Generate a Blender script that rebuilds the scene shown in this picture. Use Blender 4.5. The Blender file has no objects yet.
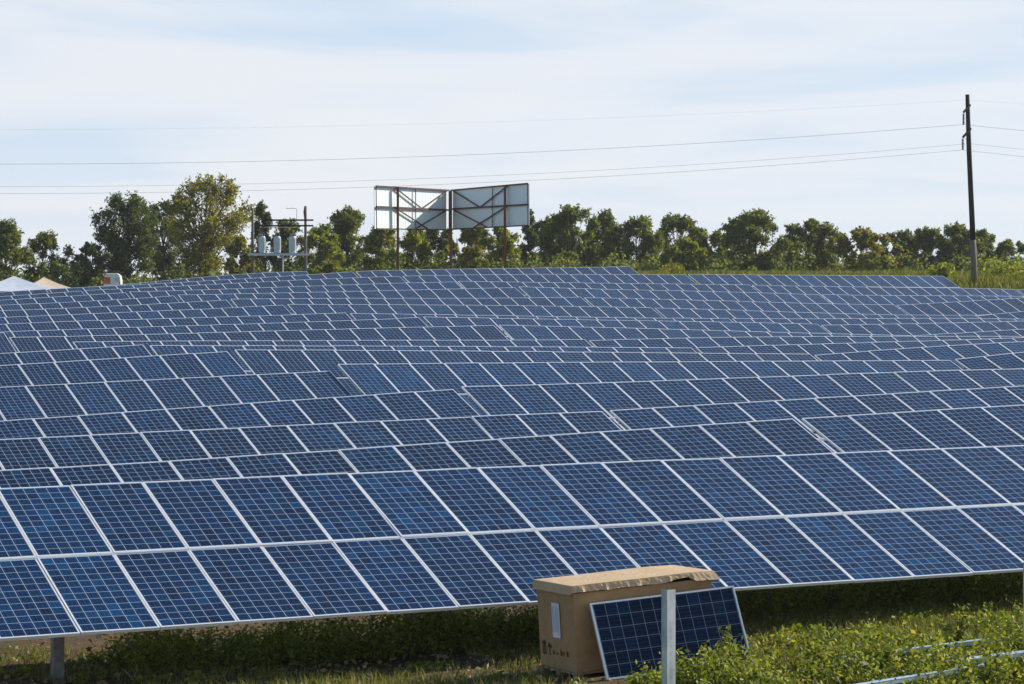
import bpy, bmesh, math, random
import numpy as np
from mathutils import Vector, Matrix

# ------------------------------------------------------------------ camera, light, exposure
sc = bpy.context.scene
col = sc.collection
H = 4.2                                    # camera height above the ground at the box
F = 2738.0
cam_d = bpy.data.cameras.new('camera')
cam_d.sensor_width = 36.0
cam_d.lens = F / 1024 * 36.0
cam_d.clip_start = 0.5
cam_d.clip_end = 20000
cam = bpy.data.objects.new('camera', cam_d)
col.objects.link(cam)
cam.location = (0, 0, H)
cam.rotation_euler = (math.radians(90), 0, 0)
sc.camera = cam

SUN_EL, SUN_AZ = math.radians(30), math.radians(29)          # azimuth from +X (right) towards +Y (away)
SDIR = Vector((math.cos(SUN_EL) * math.cos(SUN_AZ), math.cos(SUN_EL) * math.sin(SUN_AZ), math.sin(SUN_EL)))
sun_d = bpy.data.lights.new('sun', 'SUN')
sun_d.energy = 5.0
sun_d.angle = math.radians(0.5)
sun_d.color = (1.0, 0.93, 0.80)
sun = bpy.data.objects.new('sun', sun_d)
col.objects.link(sun)
sun.rotation_euler = (-SDIR).to_track_quat('-Z', 'Y').to_euler()
sun.location = (40, 20, 60)

world = bpy.data.worlds.new('World')
sc.world = world
world.use_nodes = True
wn, wl = world.node_tree.nodes, world.node_tree.links
wn.clear()
w_out = wn.new('ShaderNodeOutputWorld')
w_bg = wn.new('ShaderNodeBackground')
w_sky = wn.new('ShaderNodeTexSky')
w_sky.sky_type = 'NISHITA'
w_sky.sun_disc = False
w_sky.sun_elevation = SUN_EL
w_sky.sun_rotation = math.radians(90) - SUN_AZ
w_sky.air_density = 1.0
w_sky.dust_density = 0.5
w_sky.ozone_density = 2.0
w_sky.altitude = 200
w_tc = wn.new('ShaderNodeTexCoord')
w_map = wn.new('ShaderNodeMapping')
w_map.inputs['Rotation'].default_value = (0, math.radians(4), 0)
w_map.inputs['Scale'].default_value = (5.5, 5.5, 34.0)
w_map.inputs['Location'].default_value = (3.1, 4.0, 0.7)
w_n = wn.new('ShaderNodeTexNoise')
w_n.inputs['Scale'].default_value = 1.0
w_n.inputs['Detail'].default_value = 6
w_n.inputs['Roughness'].default_value = 0.48
w_n.inputs['Distortion'].default_value = 0.5
w_r = wn.new('ShaderNodeMapRange')
w_r.inputs['From Min'].default_value = 0.26
w_r.inputs['From Max'].default_value = 0.68
w_r.interpolation_type = 'SMOOTHERSTEP'
w_sep = wn.new('ShaderNodeSeparateXYZ')
w_low = wn.new('ShaderNodeMapRange')                 # thin cloud thickens into haze low in the sky
w_low.inputs['From Min'].default_value = 0.02
w_low.inputs['From Max'].default_value = 0.10
w_low.inputs['To Min'].default_value = 0.9
w_low.inputs['To Max'].default_value = 0.0
w_max = wn.new('ShaderNodeMath'); w_max.operation = 'MAXIMUM'
w_veil = wn.new('ShaderNodeMapRange')                # the haze veil thins out towards the zenith
w_veil.inputs['From Min'].default_value = 0.10
w_veil.inputs['From Max'].default_value = 0.55
w_veil.inputs['To Min'].default_value = 0.93
w_veil.inputs['To Max'].default_value = 0.0
w_veil.interpolation_type = 'SMOOTHSTEP'
w_cl = wn.new('ShaderNodeMix'); w_cl.data_type = 'RGBA'
w_cl.inputs[6].default_value = (4.4, 5.5, 6.8, 1)    # pale blue veil
w_cl.inputs[7].default_value = (6.3, 6.48, 6.95, 1)    # white cloud
w_mix = wn.new('ShaderNodeMix'); w_mix.data_type = 'RGBA'
wl.new(w_tc.outputs['Generated'], w_map.inputs['Vector'])
wl.new(w_tc.outputs['Generated'], w_sep.inputs[0])
wl.new(w_sep.outputs['Z'], w_low.inputs['Value'])
wl.new(w_sep.outputs['Z'], w_veil.inputs['Value'])
wl.new(w_map.outputs['Vector'], w_n.inputs['Vector'])
wl.new(w_n.outputs['Fac'], w_r.inputs['Value'])
wl.new(w_r.outputs['Result'], w_max.inputs[0]); wl.new(w_low.outputs['Result'], w_max.inputs[1])
wl.new(w_max.outputs[0], w_cl.inputs[0])
w_dot = wn.new('ShaderNodeVectorMath'); w_dot.operation = 'DOT_PRODUCT'
w_dot.inputs[1].default_value = SDIR
wl.new(w_tc.outputs['Generated'], w_dot.inputs[0])
w_side = wn.new('ShaderNodeMapRange')                # haze scatters forward: it is dense on the sun's half of the sky, clear opposite
w_side.interpolation_type = 'SMOOTHSTEP'
w_side.inputs['From Min'].default_value = -0.30
w_side.inputs['From Max'].default_value = 0.18
w_side.inputs['To Min'].default_value = 0.12
w_mul = wn.new('ShaderNodeMath'); w_mul.operation = 'MULTIPLY'
wl.new(w_dot.outputs['Value'], w_side.inputs['Value'])
wl.new(w_veil.outputs['Result'], w_mul.inputs[0]); wl.new(w_side.outputs['Result'], w_mul.inputs[1])
wl.new(w_mul.outputs[0], w_mix.inputs[0])
wl.new(w_sky.outputs['Color'], w_mix.inputs[6])
wl.new(w_cl.outputs[2], w_mix.inputs[7])
wl.new(w_mix.outputs[2], w_bg.inputs['Color'])
w_bg.inputs['Strength'].default_value = 0.098
wl.new(w_bg.outputs['Background'], w_out.inputs['Surface'])

sc.view_settings.view_transform = 'Standard'
sc.view_settings.look = 'None'
sc.view_settings.exposure = 0.45
sc.view_settings.gamma = 1.0
sc.view_settings.use_curve_mapping = False
sc.render.engine = 'CYCLES'
sc.cycles.max_bounces = 6
sc.cycles.transparent_max_bounces = 4

# ------------------------------------------------------------------ helpers
def tag(o, label=None, cat=None, group=None, kind=None):
    if label: o['label'] = label
    if cat: o['category'] = cat
    if group: o['group'] = group
    if kind: o['kind'] = kind
    return o

def empty(name, loc, rz=0.0):
    o = bpy.data.objects.new(name, None)
    o.empty_display_size = 0.3
    o.location = loc
    o.rotation_euler = (0, 0, rz)
    col.objects.link(o)
    return o

def link_mesh(name, me, parent=None, mats=()):
    for m in mats: me.materials.append(m)
    o = bpy.data.objects.new(name, me)
    col.objects.link(o)
    if parent: o.parent = parent
    return o

def mesh_np(name, verts, faces, mats=(), parent=None, smooth=False, mi=None):
    me = bpy.data.meshes.new(name)
    me.from_pydata([tuple(v) for v in np.asarray(verts, float).tolist()], [], [tuple(f) for f in faces])
    if smooth: me.polygons.foreach_set('use_smooth', [True] * len(me.polygons))
    if mi is not None: me.polygons.foreach_set('material_index', mi)
    me.update()
    return link_mesh(name, me, parent, mats)

class MB:
    """collects boxes, bars and tubes into one mesh"""
    def __init__(s): s.v, s.f, s.m = [], [], []
    def add(s, v, f, mi=0):
        n = len(s.v)
        s.v += [tuple(p) for p in v]
        s.f += [tuple(i + n for i in q) for q in f]
        s.m += [mi] * len(f)
    def box(s, x0, x1, y0, y1, z0, z1, mi=0, M=None):
        v = [Vector((x, y, z)) for z in (z0, z1) for y in (y0, y1) for x in (x0, x1)]
        if M is not None: v = [M @ p for p in v]
        s.add(v, [(0, 2, 3, 1), (4, 5, 7, 6), (0, 1, 5, 4), (2, 6, 7, 3), (0, 4, 6, 2), (1, 3, 7, 5)], mi)
    def bar(s, a, b, w, h=None, up=(0, 0, 1), mi=0):
        h = h or w
        a, b = Vector(a), Vector(b)
        d = (b - a).normalized()
        u = Vector(up)
        if abs(d.dot(u)) > 0.98: u = Vector((1, 0, 0))
        x = d.cross(u).normalized() * w / 2
        y = x.cross(d).normalized() * h / 2
        v = [a - x - y, a + x - y, a + x + y, a - x + y, b - x - y, b + x - y, b + x + y, b - x + y]
        s.add(v, [(0, 1, 2, 3), (7, 6, 5, 4), (0, 4, 5, 1), (1, 5, 6, 2), (2, 6, 7, 3), (3, 7, 4, 0)], mi)
    def tube(s, pts, rads, n=8, mi=0, cap=True):
        pts = [Vector(p) for p in pts]
        if not hasattr(rads, '__len__'): rads = [rads] * len(pts)
        vs, fs = [], []
        for i, p in enumerate(pts):
            d = (pts[min(i + 1, len(pts) - 1)] - pts[max(i - 1, 0)]).normalized()
            u = Vector((0, 0, 1)) if abs(d.z) < 0.95 else Vector((1, 0, 0))
            x = d.cross(u).normalized(); y = d.cross(x).normalized()
            for k in range(n):
                a = 2 * math.pi * k / n
                vs.append(p + (x * math.cos(a) + y * math.sin(a)) * rads[i])
        for i in range(len(pts) - 1):
            for k in range(n):
                k2 = (k + 1) % n
                fs.append((i * n + k, i * n + k2, (i + 1) * n + k2, (i + 1) * n + k))
        if cap:
            fs.append(tuple(range(n - 1, -1, -1)))
            fs.append(tuple((len(pts) - 1) * n + k for k in range(n)))
        s.add(vs, fs, mi)
    def build(s, name, mats, parent=None, smooth=False):
        if not isinstance(mats, (list, tuple)): mats = [mats]
        me = bpy.data.meshes.new(name)
        me.from_pydata(s.v, [], s.f)
        me.polygons.foreach_set('material_index', s.m)
        if smooth: me.polygons.foreach_set('use_smooth', [True] * len(me.polygons))
        bm = bmesh.new(); bm.from_mesh(me)
        bmesh.ops.recalc_face_normals(bm, faces=bm.faces)
        bm.to_mesh(me); bm.free()
        me.update()
        return link_mesh(name, me, parent, mats)

def bevel(o, w, seg=2):
    m = o.modifiers.new('bevel', 'BEVEL'); m.width = w; m.segments = seg; m.limit_method = 'ANGLE'
    return o

# ------------------------------------------------------------------ materials
def new_mat(name):
    m = bpy.data.materials.new(name)
    m.use_nodes = True
    nt = m.node_tree
    b = nt.nodes['Principled BSDF']
    return m, nt.nodes, nt.links, b

def math_node(N, L, op, a, b=None, c=None, clamp=False):
    n = N.new('ShaderNodeMath'); n.operation = op; n.use_clamp = clamp
    for i, v in enumerate((a, b, c)):
        if v is None: continue
        if isinstance(v, (int, float)): n.inputs[i].default_value = v
        else: L.new(v, n.inputs[i])
    return n.outputs[0]

def ramp(N, L, fac, stops):
    r = N.new('ShaderNodeValToRGB')
    els = r.color_ramp.elements
    while len(els) < len(stops): els.new(0.5)
    for e, (p, c) in zip(els, stops):
        e.position = p; e.color = (*c, 1)
    L.new(fac, r.inputs['Fac'])
    return r.outputs['Color']

def mix_col(N, L, fac, a, b, mode='MIX'):
    n = N.new('ShaderNodeMix'); n.data_type = 'RGBA'; n.blend_type = mode
    for sock, v in ((n.inputs[0], fac), (n.inputs[6], a), (n.inputs[7], b)):
        if isinstance(v, (int, float)): sock.default_value = v
        elif isinstance(v, tuple): sock.default_value = (*v, 1) if len(v) == 3 else v
        else: L.new(v, sock)
    return n.outputs[2]

def noise_mat(name, c1, c2, scale=8.0, rough=0.8, metallic=0.0, bump=0.0, spec=0.3, detail=5, stretch=None):
    m, N, L, b = new_mat(name)
    tc = N.new('ShaderNodeTexCoord')
    vec = tc.outputs['Object']
    if stretch:
        mp = N.new('ShaderNodeMapping'); mp.inputs['Scale'].default_value = stretch
        L.new(vec, mp.inputs['Vector']); vec = mp.outputs['Vector']
    n = N.new('ShaderNodeTexNoise'); n.inputs['Scale'].default_value = scale; n.inputs['Detail'].default_value = detail
    L.new(vec, n.inputs['Vector'])
    L.new(ramp(N, L, n.outputs['Fac'], [(0.3, c1), (0.7, c2)]), b.inputs['Base Color'])
    b.inputs['Roughness'].default_value = rough
    b.inputs['Metallic'].default_value = metallic
    b.inputs['Specular IOR Level'].default_value = spec
    if bump:
        bp = N.new('ShaderNodeBump'); bp.inputs['Strength'].default_value = bump; bp.inputs['Distance'].default_value = 0.02
        L.new(n.outputs['Fac'], bp.inputs['Height']); L.new(bp.outputs['Normal'], b.inputs['Normal'])
    return m

CP = 0.1585                                                    # cell pitch
def cell_mat(name, line=0.0072, dark=1.0, gapc=(0.34, 0.42, 0.54)):
    m, N, L, b = new_mat(name)
    tc = N.new('ShaderNodeTexCoord')
    sx = N.new('ShaderNodeSeparateXYZ'); L.new(tc.outputs['Object'], sx.inputs[0])
    cx = math_node(N, L, 'MULTIPLY_ADD', sx.outputs['X'], 1 / CP, 3.0)
    cy = math_node(N, L, 'MULTIPLY_ADD', sx.outputs['Y'], 1 / CP, 6.0)
    def edge(c):
        fr = math_node(N, L, 'FRACT', c)
        d = math_node(N, L, 'ABSOLUTE', math_node(N, L, 'SUBTRACT', fr, 0.5))
        return math_node(N, L, 'GREATER_THAN', d, 0.5 - line / CP / 2)
    gap = math_node(N, L, 'MAXIMUM', edge(cx), edge(cy))
    def outside(c, n):
        return math_node(N, L, 'MAXIMUM', math_node(N, L, 'LESS_THAN', c, 0.0), math_node(N, L, 'GREATER_THAN', c, float(n)))
    gap = math_node(N, L, 'MAXIMUM', gap, math_node(N, L, 'MAXIMUM', outside(cx, 6), outside(cy, 12)))
    # per-cell tone
    oi = N.new('ShaderNodeObjectInfo')
    comb = N.new('ShaderNodeCombineXYZ')
    L.new(math_node(N, L, 'FLOOR', cx), comb.inputs[0]); L.new(math_node(N, L, 'FLOOR', cy), comb.inputs[1])
    L.new(math_node(N, L, 'MULTIPLY', oi.outputs['Random'], 517.0), comb.inputs[2])
    wn_ = N.new('ShaderNodeTexWhiteNoise'); wn_.noise_dimensions = '3D'; L.new(comb.outputs[0], wn_.inputs['Vector'])
    # grain of the crystals
    vo = N.new('ShaderNodeTexVoronoi'); vo.inputs['Scale'].default_value = 55.0
    va = N.new('ShaderNodeVectorMath'); va.operation = 'ADD'
    L.new(tc.outputs['Object'], va.inputs[0]); L.new(comb.outputs[0], va.inputs[1]); L.new(va.outputs[0], vo.inputs['Vector'])
    sv = N.new('ShaderNodeSeparateColor'); L.new(vo.outputs['Color'], sv.inputs[0])
    c = ramp(N, L, wn_.outputs['Value'], [(0.0, (0.0017 * dark, 0.0115 * dark, 0.042 * dark)), (0.12, (0.0018 * dark, 0.0165 * dark, 0.056 * dark)), (0.85, (0.0020 * dark, 0.0245 * dark, 0.080 * dark)), (1.0, (0.0023 * dark, 0.041 * dark, 0.118 * dark))])
    g = math_node(N, L, 'MULTIPLY_ADD', sv.outputs[0], 0.5, 0.75)
    gm = N.new('ShaderNodeVectorMath'); gm.operation = 'SCALE'; L.new(c, gm.inputs[0]); L.new(g, gm.inputs['Scale'])
    # per-panel tone: from purplish dark to clear blue
    pt = ramp(N, L, oi.outputs['Random'], [(0.0, (1.02, 0.78, 0.78)), (0.22, (1.0, 0.90, 0.90)), (0.65, (1.0, 1.0, 1.0)), (1.0, (0.97, 1.26, 1.20))])
    cc = mix_col(N, L, 1.0, gm.outputs[0], pt, 'MULTIPLY')
    cc = mix_col(N, L, 1.0, cc, oi.outputs['Color'], 'MULTIPLY')     # delivery batch: each table's panels share a tint
    # three fine bus bars a cell
    fb = math_node(N, L, 'FRACT', math_node(N, L, 'MULTIPLY', cx, 3.0))
    bus = math_node(N, L, 'LESS_THAN', math_node(N, L, 'ABSOLUTE', math_node(N, L, 'SUBTRACT', fb, 0.5)), 0.02)
    cc = mix_col(N, L, math_node(N, L, 'MULTIPLY', bus, 0.35), cc, (0.20, 0.23, 0.28))
    cc = mix_col(N, L, gap, cc, gapc)
    # dust
    dn = N.new('ShaderNodeTexNoise'); dn.inputs['Scale'].default_value = 1.3; dn.inputs['Detail'].default_value = 6
    L.new(va.outputs[0], dn.inputs['Vector'])
    cc = mix_col(N, L, math_node(N, L, 'MULTIPLY', dn.outputs['Fac'], 0.012), cc, (0.45, 0.42, 0.36))
    L.new(cc, b.inputs['Base Color'])
    b.inputs['Roughness'].default_value = 0.16
    L.new(math_node(N, L, 'MULTIPLY_ADD', dn.outputs['Fac'], 0.16, 0.08), b.inputs['Roughness'])
    b.inputs['IOR'].default_value = 1.5
    b.inputs['Specular IOR Level'].default_value = 0.20
    return m

def leaf_mat(name, stops, trans=0.35, rough=0.55):
    m, N, L, b = new_mat(name)
    geo = N.new('ShaderNodeNewGeometry')
    c = ramp(N, L, geo.outputs['Random Per Island'], stops)
    L.new(c, b.inputs['Base Color'])
    b.inputs['Roughness'].default_value = rough
    b.inputs['Specular IOR Level'].default_value = 0.25
    tr = N.new('ShaderNodeBsdfTranslucent')
    tc = mix_col(N, L, 1.0, c, (1.4, 1.33, 0.5), 'MULTIPLY')
    L.new(tc, tr.inputs['Color'])
    mx = N.new('ShaderNodeMixShader'); mx.inputs[0].default_value = trans
    L.new(b.outputs[0], mx.inputs[1]); L.new(tr.outputs[0], mx.inputs[2])
    L.new(mx.outputs[0], N['Material Output'].inputs['Surface'])
    return m

M = {}
M['cell'] = cell_mat('poly_cells', dark=1.02)
M['cell_box'] = cell_mat('darker_cells', line=0.0055, dark=0.5, gapc=(0.22, 0.28, 0.36))  # same cell pattern, darker, with thinner and dimmer gap lines
M['alu'] = noise_mat('anodised_aluminium', (0.74, 0.75, 0.77), (0.84, 0.85, 0.86), 30, 0.38, 0.25, spec=0.5)
M['galv'] = noise_mat('galvanised_steel', (0.42, 0.45, 0.48), (0.66, 0.69, 0.71), 14, 0.45, 0.55, spec=0.5)
M['galv_dull'] = noise_mat('darker_galvanised_steel', (0.30, 0.34, 0.37), (0.56, 0.61, 0.64), 9, 0.5, 0.4, spec=0.5, stretch=(1, 1, .35))  # galvanised steel in a lower tone, mottling drawn out lengthwise
M['alu_rail'] = noise_mat('mill_aluminium', (0.48, 0.62, 0.74), (0.60, 0.72, 0.82), 12, 0.35, 0.3, spec=0.5)
M['steel_dark'] = noise_mat('dull_and_shaded_steel', (0.20, 0.21, 0.22), (0.32, 0.33, 0.34), 12, 0.6, 0.5)
M['rust'] = noise_mat('rust_paint', (0.13, 0.045, 0.028), (0.24, 0.085, 0.05), 6, 0.8)
M['board_back'] = noise_mat('sheet_metal_white', (0.76, 0.84, 0.91), (0.82, 0.88, 0.93), 3, 0.55, 0.0, spec=0.4)  # white sheet; the blue of skylit shade is put into its colour
M['brown_steel'] = noise_mat('brown_steel', (0.07, 0.035, 0.028), (0.13, 0.065, 0.05), 5, 0.75)
M['wood_pole'] = noise_mat('weathered_wood', (0.10, 0.085, 0.07), (0.22, 0.19, 0.165), 5, 0.9, stretch=(6, 6, 0.6))
M['wood_dark'] = noise_mat('backlit_dark_wood', (0.018, 0.015, 0.013), (0.032, 0.027, 0.024), 5, 0.9, stretch=(6, 6, 0.6))  # wood kept nearly black: the backlit look is put into its colour
M['porcelain'] = noise_mat('insulator', (0.05, 0.05, 0.055), (0.09, 0.09, 0.1), 20, 0.35)
M['wire'] = noise_mat('aluminium_wire', (0.22, 0.23, 0.25), (0.30, 0.31, 0.33), 3, 0.5, 0.3)
M['tank'] = noise_mat('tank_grey', (0.42, 0.50, 0.58), (0.52, 0.60, 0.66), 3, 0.35, 0.1, spec=0.5)
M['bark'] = noise_mat('bark', (0.055, 0.042, 0.032), (0.12, 0.095, 0.075), 6, 0.95, bump=0.4, stretch=(3, 3, 0.7))
M['card'] = noise_mat('cardboard', (0.37, 0.225, 0.105), (0.43, 0.275, 0.138), 7, 0.85, bump=0.15)
M['card_lid'] = noise_mat('cardboard_lid', (0.52, 0.37, 0.22), (0.58, 0.43, 0.275), 3, 0.85, bump=0.12)
M['ink'] = noise_mat('black_ink', (0.045, 0.03, 0.022), (0.08, 0.05, 0.035), 30, 0.8)
M['paper'] = noise_mat('label_paper', (0.68, 0.68, 0.80), (0.76, 0.76, 0.86), 10, 0.7)
M['pallet'] = noise_mat('pallet_wood', (0.26, 0.18, 0.10), (0.42, 0.30, 0.18), 9, 0.9, stretch=(1, 6, 6))
M['tarp_blue'] = noise_mat('pale_blue_tarp', (0.50, 0.56, 0.66), (0.60, 0.65, 0.73), 2, 0.6)
M['tarp_tan'] = noise_mat('tan_tarp', (0.62, 0.49, 0.36), (0.74, 0.62, 0.47), 2, 0.7)
M['van_white'] = noise_mat('white_van_paint', (0.74, 0.75, 0.76), (0.80, 0.80, 0.80), 2, 0.3, spec=0.5)
M['van_glass'] = noise_mat('van_window', (0.03, 0.035, 0.04), (0.05, 0.055, 0.06), 2, 0.1, spec=0.5)
M['van_red'] = noise_mat('red_lamp', (0.62, 0.10, 0.03), (0.72, 0.14, 0.04), 3, 0.35)
M['tyre'] = noise_mat('tyre_rubber', (0.02, 0.02, 0.02), (0.035, 0.035, 0.035), 9, 0.9)

GREENS = {
 'dark':   [(0.0, (0.044, 0.070, 0.030)), (0.5, (0.080, 0.112, 0.044)), (1.0, (0.155, 0.180, 0.065))],
 'mid':    [(0.0, (0.060, 0.090, 0.029)), (0.5, (0.125, 0.162, 0.044)), (1.0, (0.24, 0.255, 0.068))],
 'yellow': [(0.0, (0.092, 0.106, 0.022)), (0.5, (0.205, 0.206, 0.036)), (1.0, (0.36, 0.325, 0.060))],
 'bright': [(0.0, (0.085, 0.118, 0.022)), (0.5, (0.195, 0.235, 0.038)), (1.0, (0.34, 0.345, 0.062))],
}
for k, v in GREENS.items(): M['leaf_' + k] = leaf_mat('foliage_' + k, v, 0.5)
M['weed'] = leaf_mat('weed_leaves', [(0.0, (0.055, 0.086, 0.016)), (0.45, (0.165, 0.212, 0.032)), (0.85, (0.31, 0.33, 0.055)), (1.0, (0.44, 0.42, 0.11))], 0.35, 0.6)
M['grass_blade'] = leaf_mat('grass_blades', [(0.0, (0.08, 0.12, 0.02)), (0.5, (0.17, 0.20, 0.035)), (0.8, (0.27, 0.25, 0.07)), (1.0, (0.40, 0.33, 0.15))], 0.3)
M['tall_grass'] = leaf_mat('tall_grass_blades', [(0.0, (0.07, 0.11, 0.018)), (0.5, (0.14, 0.17, 0.028)), (0.85, (0.23, 0.22, 0.05)), (1.0, (0.34, 0.27, 0.12))], 0.3)
M['straw'] = leaf_mat('dry_litter', [(0.0, (0.15, 0.10, 0.05)), (0.5, (0.30, 0.22, 0.12)), (1.0, (0.55, 0.45, 0.24))], 0.15)

def ground_mat():
    m, N, L, b = new_mat('earth_and_turf')
    tc = N.new('ShaderNodeTexCoord')
    n1 = N.new('ShaderNodeTexNoise'); n1.inputs['Scale'].default_value = 0.5; n1.inputs['Detail'].default_value = 8; n1.inputs['Roughness'].default_value = 0.65
    n2 = N.new('ShaderNodeTexNoise'); n2.inputs['Scale'].default_value = 9.0; n2.inputs['Detail'].default_value = 8; n2.inputs['Roughness'].default_value = 0.7
    L.new(tc.outputs['Object'], n1.inputs['Vector']); L.new(tc.outputs['Object'], n2.inputs['Vector'])
    soil = ramp(N, L, n2.outputs['Fac'], [(0.3, (0.07, 0.045, 0.028)), (0.55, (0.14, 0.095, 0.058)), (0.75, (0.26, 0.19, 0.12))])
    turf = ramp(N, L, n2.outputs['Fac'], [(0.3, (0.035, 0.055, 0.014)), (0.6, (0.075, 0.10, 0.022)), (0.8, (0.14, 0.14, 0.04))])
    sx = N.new('ShaderNodeSeparateXYZ'); L.new(tc.outputs['Object'], sx.inputs[0])
    # bare soil where the front row was built, turf further back
    far = math_node(N, L, 'MULTIPLY_ADD', sx.outputs['Y'], 1 / 30.0, -45 / 30.0, clamp=True)
    f = math_node(N, L, 'ADD', math_node(N, L, 'MULTIPLY', far, 0.4), n1.outputs['Fac'])
    f = ramp(N, L, f, [(0.50, (0, 0, 0)), (0.68, (1, 1, 1))])
    L.new(mix_col(N, L, f, soil, turf), b.inputs['Base Color'])
    b.inputs['Roughness'].default_value = 0.95
    b.inputs['Specular IOR Level'].default_value = 0.1
    bp = N.new('ShaderNodeBump'); bp.inputs['Strength'].default_value = 0.8; bp.inputs['Distance'].default_value = 0.08
    L.new(n2.outputs['Fac'], bp.inputs['Height']); L.new(bp.outputs['Normal'], b.inputs['Normal'])
    return m
M['ground'] = ground_mat()

# ------------------------------------------------------------------ the site: rows of tables on a slope
PSI = math.radians(26.42)
CPS, SPS = math.cos(PSI), math.sin(PSI)
RV = Vector((CPS, SPS, 0)); NV = Vector((-SPS, CPS, 0)); ZV = Vector((0, 0, 1))
C0, S, U1, LT = 35.593, 7.466, 27.412, 19.4175
TAU = math.radians(23.3)
PP = 1.0118
def rowc(i): return C0 + S * i
def uz(x, y, c):                       # survey a sighted point lying above the row line c: (distance along the row, height)
    t = (x - 512) / F
    u = c * (SPS + t * CPS) / (CPS - t * SPS)
    Y = u * SPS + c * CPS
    return u, (342 - y) / F * Y + H
def xy(u, c): return u * CPS - c * SPS, u * SPS + c * CPS
def uc(x, y): return x * CPS + y * SPS, -x * SPS + y * CPS
def sight(x, y, Y): return Vector(((x - 512) / F * Y, Y, (342 - y) / F * Y + H))

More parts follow.
